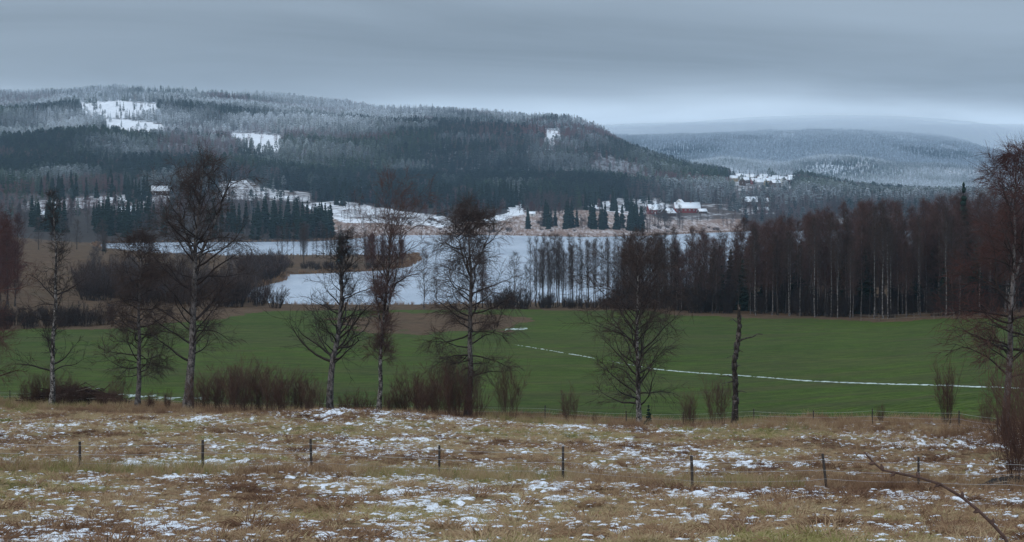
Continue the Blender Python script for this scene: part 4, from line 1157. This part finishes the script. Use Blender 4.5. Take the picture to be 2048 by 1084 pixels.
def forest():
    srcs = []
    for i in range(4):
        tr, cr = spruce(500 + i, H=16., w=.15 + .02 * (i % 2), layers=11, nb=7, sub=1); srcs.append(join(tr, cr, BARK_DARK, NEEDLE_F, 'forest_spruce'))
    for i in range(2):
        tr, cr = pine(510 + i, H=15.); srcs.append(join(tr, cr, BARK_DARK, NEEDLE_F, 'forest_pine'))
    for i in range(2):
        tr, li, tw = bare_tree(520 + i, H=13., r=.14, h0=.15, spread=.2, n1=16, n2=4, n3=3, a1=(25, 55), rt=.05, s1=3, kt=4, l3=(.8, 2.0), S0=5)
        srcs.append(join(tr, li + tw, TWIG_F, TWIG_F, 'forest_birch'))
    rng = np.random.default_rng(99)

    def candidates(D0, D1, p0, p1, sp):
        Xs, Ys = [], []
        D = D0
        while D < D1:
            s = sp(D); n = int((p1 - p0) / F * D / s)
            Xs.append((p0 - 1024) / F * D + (np.arange(n) + rng.uniform(0, 1, n)) * s); Ys.append(D + rng.uniform(-.5, .5, n) * s * 1.3); D += s
        return np.concatenate(Xs), np.concatenate(Ys)
    out = []
    x1, y1 = candidates(1700, 4150, -260, 2250, lambda D: 4.6 + D / 1500)
    x2, y2 = candidates(4440, 7450, 1150, 2300, lambda D: 9.5)
    x0, y0 = candidates(1130, 1700, -260, 2250, lambda D: 7.0)
    for zone, (x, y) in enumerate(((x1, y1), (x2, y2), (x0, y0))):
        z = height(x, y); px = 1024 + F * x / y; py = HOR + (CZ - z) / y * F
        keep = np.ones(len(x), bool)
        kj = np.where(y > 2500, .35, 1.0); jx = (fbm(x / 28, y / 28, 81, 3) - .5) * 44 * kj; jy = (fbm(x / 28, y / 40, 83, 3) - .5) * 16 * kj
        for poly in FIELDS_SNOW + FIELDS_STUB: keep &= ~(in_poly(px + jx, py + jy, poly) & (rng.random(len(x)) < (.6 if zone == 1 else .97)))
        # thin out where the lower fields and yards lie
        if zone == 2:
            keep &= lake_dist(x, y) < -30
            dens = np.interp(px, [-260, 60, 300, 420, 640, 660, 1150, 1300, 1480, 1580, 2250], [.7, .5, .4, .3, .12, .05, .05, .10, .2, .8, 1.0]) * sstep(1180, 1500, y)
            keep &= rng.random(len(x)) < dens
        open_ = fbm(x / 160, y / 160, 91, 3)
        keep &= ~((open_ > .70) & (rng.random(len(x)) < .8))
        x_, y_, z_, px_, py_ = x[keep], y[keep], z[keep], px[keep], py[keep]; n = len(x_)
        big_ = fbm(x_ / 330, y_ / 330, 93, 4); sm = fbm(x_ / 70, y_ / 70, 95, 3)
        fr = np.clip((z_ - 100) / 130, 0, 1) * .95 + (big_ - .45) * 2.6 + (sm - .5) * 1.5
        fr = np.clip(fr, 0.03, 1) * (.48 + .52 * sstep(60, 150, z_))
        if zone == 1: fr = np.clip(.85 + (big_ - .5) * 2.6 + (sm - .5) * .6 + (z_ - 150) / 420, .05, 1)
        if zone == 2: fr = np.clip(fr * .5, 0, .6)
        fr = np.clip(fr * rng.uniform(.5, 1.2, n), 0, 1)
        # broadleaf belts: birch slope in the middle, valley bottom on the right
        bp = .05 + .85 * np.exp(-(((px_ - 1090) / 170) ** 2 + ((py_ - 275) / 28) ** 2)) + .75 * sstep(.55, .62, fbm(x_ / 210, y_ / 210, 97, 3))
        bp = np.where((y_ < 2150) & (px_ > 1250), .45, bp); bp = np.where(zone == 2, .72, bp)
        if zone == 1: bp = np.full(n, .12)
        isb = rng.random(n) < bp; pn = rng.random(n) < np.where(sm > .52, .45, .12)
        idx = np.where(isb, 6 + rng.integers(0, 2, n), np.where(pn, 4 + rng.integers(0, 2, n), rng.integers(0, 4, n)))
        scl = rng.uniform(.65, 1.2, n) * (1.0 + .25 * (fbm(x_ / 90, y_ / 90, 98, 2) - .5)) * np.where(isb, .85, 1.0)
        if zone == 0: scl *= np.interp(y_, [1700, 2100, 4000], [1.3, 1.15, 1.0])
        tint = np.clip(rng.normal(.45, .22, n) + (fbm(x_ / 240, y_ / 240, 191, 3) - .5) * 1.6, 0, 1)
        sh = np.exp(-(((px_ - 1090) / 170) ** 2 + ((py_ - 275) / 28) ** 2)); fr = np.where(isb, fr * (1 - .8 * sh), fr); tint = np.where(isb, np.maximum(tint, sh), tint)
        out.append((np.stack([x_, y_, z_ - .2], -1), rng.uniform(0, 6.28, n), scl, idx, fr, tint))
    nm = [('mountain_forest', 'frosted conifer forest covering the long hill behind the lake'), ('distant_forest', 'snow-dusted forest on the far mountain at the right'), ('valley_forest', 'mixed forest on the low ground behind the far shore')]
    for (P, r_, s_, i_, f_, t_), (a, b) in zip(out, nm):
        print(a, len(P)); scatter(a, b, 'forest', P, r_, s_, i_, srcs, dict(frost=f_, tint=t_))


forest()


# ------------------------------------------------------------------ snow patches and grass of the meadow
def snow_field(x, y):
    """>0 where snow lies"""
    px = 1024 + F * x / y
    n = fbm(x / .62, y / 1.15, 141, 3, .6); m_ = fbm(x / 8, y / 12, 143, 3); f = fbm(x / .2, y / .34, 145, 2)
    b = .19 * np.exp(-((px - 780) / 190) ** 2 - ((y - 125) / 11) ** 2) - .13 * sstep(133, 140, y)
    b = b + np.where(px < 1000, .06, 0) * sstep(62, 55, y) - .05 * sstep(36, 31, y) * sstep(1000, 1400, px) - .05 * np.exp(-((y - 66) / 3.5) ** 2)
    b = b - .05 * np.exp(-((px - 100) / 300) ** 2 - ((y - 100) / 14) ** 2)
    return n * .60 + m_ * .40 + f * .36 - .815 + b


def meadow_snow():
    parts = []; 
    for D0, D1, sd, sp in ((24, 45, .11, 4.6), (45, 75, .13, 3.4), (75, 142, .24, 2.8)):
        pxs = np.arange(-60, 2110, sp); D = np.arange(D0, D1 + sd * .5, sd); PX, DD = np.meshgrid(pxs, D, indexing='ij'); X = (PX - 1024) / F * DD
        # jitter so the outline is not a grid
        X = X + (vnoise(X * 9, DD * 9, 7) - .5) * .05; Yj = DD + (vnoise(X * 9, DD * 9, 8) - .5) * .06
        s = snow_field(X, Yj); edge = np.minimum(field_near(PX) - 6, 400)
        s = np.where(DD > edge, -1, s)
        Z = height(X.ravel(), Yj.ravel()).reshape(X.shape) + np.clip(s * .45, -.03, .03)
        idx = np.arange(X.size).reshape(X.shape); Q = np.stack([idx[:-1, :-1], idx[1:, :-1], idx[1:, 1:], idx[:-1, 1:]], -1)
        mx = np.maximum.reduce([s[:-1, :-1], s[1:, :-1], s[1:, 1:], s[:-1, 1:]]); sel = Q[mx > 0]
        u, inv = np.unique(sel, return_inverse=True)
        parts.append((np.stack([X, Yj, Z], -1).reshape(-1, 3)[u], inv.reshape(-1, 4)))
    print('snow quads', sum(len(p[1]) for p in parts))
    tag(obj('meadow_snow', mesh_from('meadow_snow', parts, SNOWM, True)), 'thin patchy snow lying between the tussocks of the brown meadow', 'snow', None, 'stuff')


meadow_snow()


def snow_flecks():
    # scraps of snow caught on matted grass: ragged little domes with drooping fingers
    srcs = []
    for i in range(6):
        rng = np.random.default_rng(700 + i); n = 22; a = np.arange(n) / n * 2 * PI + rng.uniform(-.12, .12, n)
        r = rng.uniform(.2, 1.0, n) * np.where(np.arange(n) % 2, 1.0, .45); q = .21
        ring = np.stack([np.cos(a) * r * q, np.sin(a) * r * q * .75, -.010 - .012 * r], -1)
        mid_ = np.stack([np.cos(a) * r * q * .5, np.sin(a) * r * q * .38, .005 + rng.normal(0, .009, n)], -1); top = np.array([[0, 0, .008]])
        V = np.concatenate([ring, mid_, top]); k = np.arange(n); k2 = (k + 1) % n
        srcs.append(mesh_from('fleck', [(V, np.stack([k, k2, k2 + n, k + n], -1)), (V, np.stack([k + n, k2 + n, np.full(n, 2 * n)], -1))], SNOWM, True))
    rng = np.random.default_rng(31); P = []
    for D0, D1, sp in ((24, 45, .17), (45, 75, .18), (75, 143, .25)):
        n = int(.5 * .64 * (D1 ** 2 - D0 ** 2) / sp ** 2); D = np.sqrt(rng.uniform(D0 ** 2, D1 ** 2, n)); px = rng.uniform(-60, 2110, n); x = (px - 1024) / F * D
        sf = snow_field(x, D) + .06 * (fbm(x / 3, D / 5, 171, 2) - .5)
        keep = (rng.random(n) < sstep(-.19, .02, sf) * .75) & (D < field_near(px) - 8); P.append(np.stack([x[keep], D[keep]], -1))
    P = np.concatenate(P); n = len(P); z = height(P[:, 0], P[:, 1]); print('flecks', n)
    scatter('snow_flecks', 'small scraps of snow caught on the matted meadow grass', 'snow', np.stack([P[:, 0], P[:, 1], z + rng.uniform(.01, .11, n)], -1), rng.uniform(-.5, .5, n) + (rng.random(n) < .5) * PI, rng.uniform(.25, .85, n) ** 1.4, rng.integers(0, 6, n), srcs, dict(tint=np.zeros(n)))


def grass_mat():
    m, t = mat('dry_grass', 1, .05)
    tint = t.attr('tint', 'INSTANCER')
    c = t.ramp(tint, [(0, (.125, .066, .042)), (.25, (.275, .165, .100)), (.5, (.41, .285, .170)), (.75, (.47, .365, .205)), (.9, (.27, .24, .09)), (1, (.12, .14, .05))])
    t.col(c); return m


def tuft(seed, n, H, spread, wid, bend):
    rng = np.random.default_rng(seed); a = rng.uniform(0, 2 * PI, n); q = np.sqrt(rng.uniform(0, 1, n)) * spread * .4
    p = np.stack([np.cos(a) * q, np.sin(a) * q, np.full(n, -.02)], -1); d = norm(np.stack([np.cos(a) * rng.uniform(.1, 1, n) * bend, np.sin(a) * rng.uniform(.1, 1, n) * bend, np.ones(n)], -1))
    P = grow(rng, p, d, H * rng.uniform(.5, 1.1, n), 3, .10, lambda s: -.10 - .32 * s * bend)
    return tubes(P, wid * np.array([1, .8, .55, .12])[None] * rng.uniform(.7, 1.3, (n, 1)), 3)


def meadow_grass():
    gm = grass_mat(); srcs = []
    for i in range(4): srcs.append(mesh_from('tuft', tuft(600 + i, 30, .21, .40, .0075, 1.5), gm))
    for i in range(2): srcs.append(mesh_from('tall_tuft', tuft(610 + i, 26, .52, .30, .006, .5), gm))
    for i in range(2): srcs.append(mesh_from('tussock', tuft(620 + i, 80, .34, .60, .009, 1.6), gm))
    rng = np.random.default_rng(5); P, R, S, I, Tn = [], [], [], [], []
    for D0, D1, sp in ((23, 45, .21), (45, 75, .25), (75, 160, .36)):
        n = int(.5 * .64 * (D1 ** 2 - D0 ** 2) / sp ** 2)
        D = np.sqrt(rng.uniform(D0 ** 2, D1 ** 2, n)); px = rng.uniform(-60, 2110, n); x = (px - 1024) / F * D
        s = snow_field(x, D); keep = (D < field_near(px) + 1.5) & ((s < -.004) | (rng.random(n) < .55))
        x, D, px, s = x[keep], D[keep], px[keep], s[keep]; n = len(x)
        z = height(x, D); mo = fbm(x / 4.5, D / 6, 161, 3); mo2 = fbm(x / 1.2, D / 1.2, 163, 2); lg = fbm(x / 15, D / 22, 165, 2)
        idx = rng.integers(0, 4, n)
        belt = (np.abs(D - 66) < 4.5) & (rng.random(n) < .55) | (D > row_D(px) - 7) & (rng.random(n) < .5)
        idx = np.where(belt, 4 + rng.integers(0, 2, n), idx)
        tus = rng.random(n) < .055 * (mo2 > .5); idx = np.where(tus, 6 + rng.integers(0, 2, n), idx)
        tint = np.clip(.45 + (mo - .5) * 1.15 + (lg - .5) * .7 + rng.normal(0, .17, n), 0, .8)
        tint = np.where(D < 42, tint + .10, tint); tint = np.where(belt, tint * .7 + .08, tint); tint = np.where(tus, tint * rng.uniform(.3, 1.0, n), tint)
        grn = (lg > .56) & (mo > .48) & (rng.random(n) < .45); tint = np.where(grn, rng.uniform(.82, .97, n), tint)
        P.append(np.stack([x, D, z], -1)); R.append(rng.uniform(0, 6.28, n)); S.append(rng.uniform(.45, 1.25, n) * np.where(mo2 > .55, 1.2, .8) * np.where(D > 75, 1.15, 1)); I.append(idx); Tn.append(np.clip(tint, 0, 1))
    P = np.concatenate(P); print('tufts', len(P))
    scatter('meadow_grass', 'dry brown and straw-coloured tussock grass of the foreground meadow', 'grass', P, np.concatenate(R), np.concatenate(S), np.concatenate(I), srcs, dict(tint=np.concatenate(Tn)))


snow_flecks()
meadow_grass()


def reeds():
    gm = bpy.data.materials['dry_grass']; srcs = [mesh_from('reed', tuft(640 + i, 24, .9, .8, .02, .22), gm) for i in range(3)]
    rng = np.random.default_rng(12); P = []
    for a, b in zip(LK, np.roll(LK, -1, 0)):
        L_ = np.hypot(*(b - a)); n = int(L_ * 2.2); t_ = rng.uniform(0, 1, n)[:, None]; P.append(a + (b - a) * t_ + rng.normal(0, 2.0, (n, 2)))
    P = np.concatenate(P); d = lake_dist(P[:, 0], P[:, 1]); px = 1024 + F * P[:, 0] / P[:, 1]
    P = P[(d < 1.2) & (d > -6) & (px > -50) & (px < 1500)]; n = len(P); z = np.maximum(height(P[:, 0], P[:, 1]), -.1)
    scatter('shore_reeds', 'tan withered reeds fringing the lake shore', 'reeds', np.stack([P[:, 0], P[:, 1], z], -1), rng.uniform(0, 6.28, n), rng.uniform(.6, 1.5, n), rng.integers(0, 3, n), srcs, dict(tint=np.clip(rng.normal(.22, .09, n), 0, .5)))


reeds()


# snow left in a tractor track and hollows of the green field
def field_snow():
    rng = np.random.default_rng(4); parts = []

    def strip(path, w0, w1, thr, seed):
        pts = np.array([((p - 1024) / F * D, D) for p, D in path]); seg = np.r_[0, np.cumsum(np.hypot(*np.diff(pts, axis=0).T))]
        n = int(seg[-1] / .3); s = np.linspace(0, seg[-1], n); c = np.stack([np.interp(s, seg, pts[:, 0]), np.interp(s, seg, pts[:, 1])], -1)
        c[:, 1] += (fbm(s / 14, s * 0, seed, 3) - .5) * 2.0
        m_ = 13; q = np.linspace(-1, 1, m_); w = np.interp(s, [0, seg[-1]], [w0, w1]); Y = c[:, 1][:, None] + q[None] * w[:, None]; X = np.repeat(c[:, :1], m_, 1)
        v = (fbm(X / .8, Y / .5, seed + 1, 3, .7) - thr) - np.abs(q)[None] ** 2 * .34
        Z = height(X.ravel(), Y.ravel()).reshape(X.shape) + np.clip(v * .6, -.02, .06) + .012
        idx = np.arange(X.size).reshape(X.shape); Q = np.stack([idx[:-1, :-1], idx[1:, :-1], idx[1:, 1:], idx[:-1, 1:]], -1)
        mx = np.maximum.reduce([v[:-1, :-1], v[1:, :-1], v[1:, 1:], v[:-1, 1:]]); parts.append((np.stack([X, Y, Z], -1).reshape(-1, 3), Q[mx > 0]))
    def Dat(px, py):     # where the sight line meets the field
        D = np.linspace(140, 420, 560); x = (px - 1024) / F * D; z = height(x, D); q = HOR + (CZ - z) / D * F; return float(D[np.argmin(np.abs(q - py))])
    strip([(p, Dat(p, q)) for p, q in ((1300, 737), (1350, 742), (1480, 752), (1600, 761), (1750, 767), (1900, 772), (2040, 777), (2200, 783))], .4, .9, .36, 201)
    strip([(p, Dat(p, q)) for p, q in ((1030, 690), (1090, 700), (1160, 712), (1300, 737))], .5, .9, .56, 205)
    strip([(p, Dat(p, q)) for p, q in ((240, 789), (330, 795), (420, 797))], 4.0, 4.0, .60, 209)
    strip([(p, Dat(p, q)) for p, q in ((160, 778), (215, 776))], 2.5, 2.5, .6, 211)
    strip([(p, Dat(p, q)) for p, q in ((1010, 659), (1055, 657))], 4.5, 4.5, .52, 213)
    tag(obj('field_snow', mesh_from('field_snow', parts, simple('thawing_snow', (.38, .43, .40), .5, 1.2, local=False), True)), 'thin line and streaks of snow left across the green field', 'snow', None, 'stuff')


field_snow()


# ------------------------------------------------------------------ the air
def haze():
    m = bpy.data.materials.new('haze_air'); m.use_nodes = True; nt = m.node_tree; nt.nodes.clear()
    o = nt.nodes.new('ShaderNodeOutputMaterial'); v = nt.nodes.new('ShaderNodeVolumePrincipled')
    v.inputs['Color'].default_value = (.56, .78, 1.0, 1); v.inputs['Density'].default_value = 5.6e-5; v.inputs['Anisotropy'].default_value = 0.0
    nt.links.new(v.outputs[0], o.inputs['Volume'])
    V, Fc = box(0, 4590, 212, 8600, 9220, 432)
    ob = obj('haze', mesh_from('haze', [(V, Fc)], m)); tag(ob, 'thin bluish winter haze over the valley', 'haze', None, 'stuff')


haze()


# low cloud resting on the ridges: flattened soft bodies of thin vapour
def low_cloud():
    m = bpy.data.materials.new('cloud_vapour'); m.use_nodes = True; nt = m.node_tree; nt.nodes.clear()
    o = nt.nodes.new('ShaderNodeOutputMaterial'); v = nt.nodes.new('ShaderNodeVolumePrincipled')
    v.inputs['Color'].default_value = (.985, .993, 1.0, 1); v.inputs['Density'].default_value = 2.4e-4
    nt.links.new(v.outputs[0], o.inputs['Volume'])
    u = np.linspace(0, PI, 17); w = np.linspace(0, 2 * PI, 32, endpoint=False); U, W = np.meshgrid(u, w, indexing='ij')
    S = np.stack([np.sin(U) * np.cos(W), np.sin(U) * np.sin(W), np.cos(U)], -1).reshape(-1, 3)
    idx = np.arange(17 * 32).reshape(17, 32); q = np.stack([idx[:-1], np.roll(idx, -1, 1)[:-1], np.roll(idx, -1, 1)[1:], idx[1:]], -1).reshape(-1, 4)
    n = 0
    mm = m
    for px, D, z, rx, ry, rz, lb in ((1380, 6500, 250, 700, 760, 66, 'pale low cloud hiding the left top of the far mountain'), (1640, 6700, 282, 720, 760, 70, 'pale low cloud hiding the middle top of the far mountain'), (1920, 6500, 244, 720, 760, 66, 'pale low cloud hiding the right top of the far mountain')):
        e = empty('low_cloud', ((px - 1024) / F * D, D, z)); tag(e, lb, 'cloud', 'low clouds on the ridges', 'stuff')
        for k in range(7):
            f = 1 - k * .12
            ob = obj('vapour', mesh_from('vapour', [(S * [rx * f, ry * f, rz * f], q)], mm), e)


low_cloud()
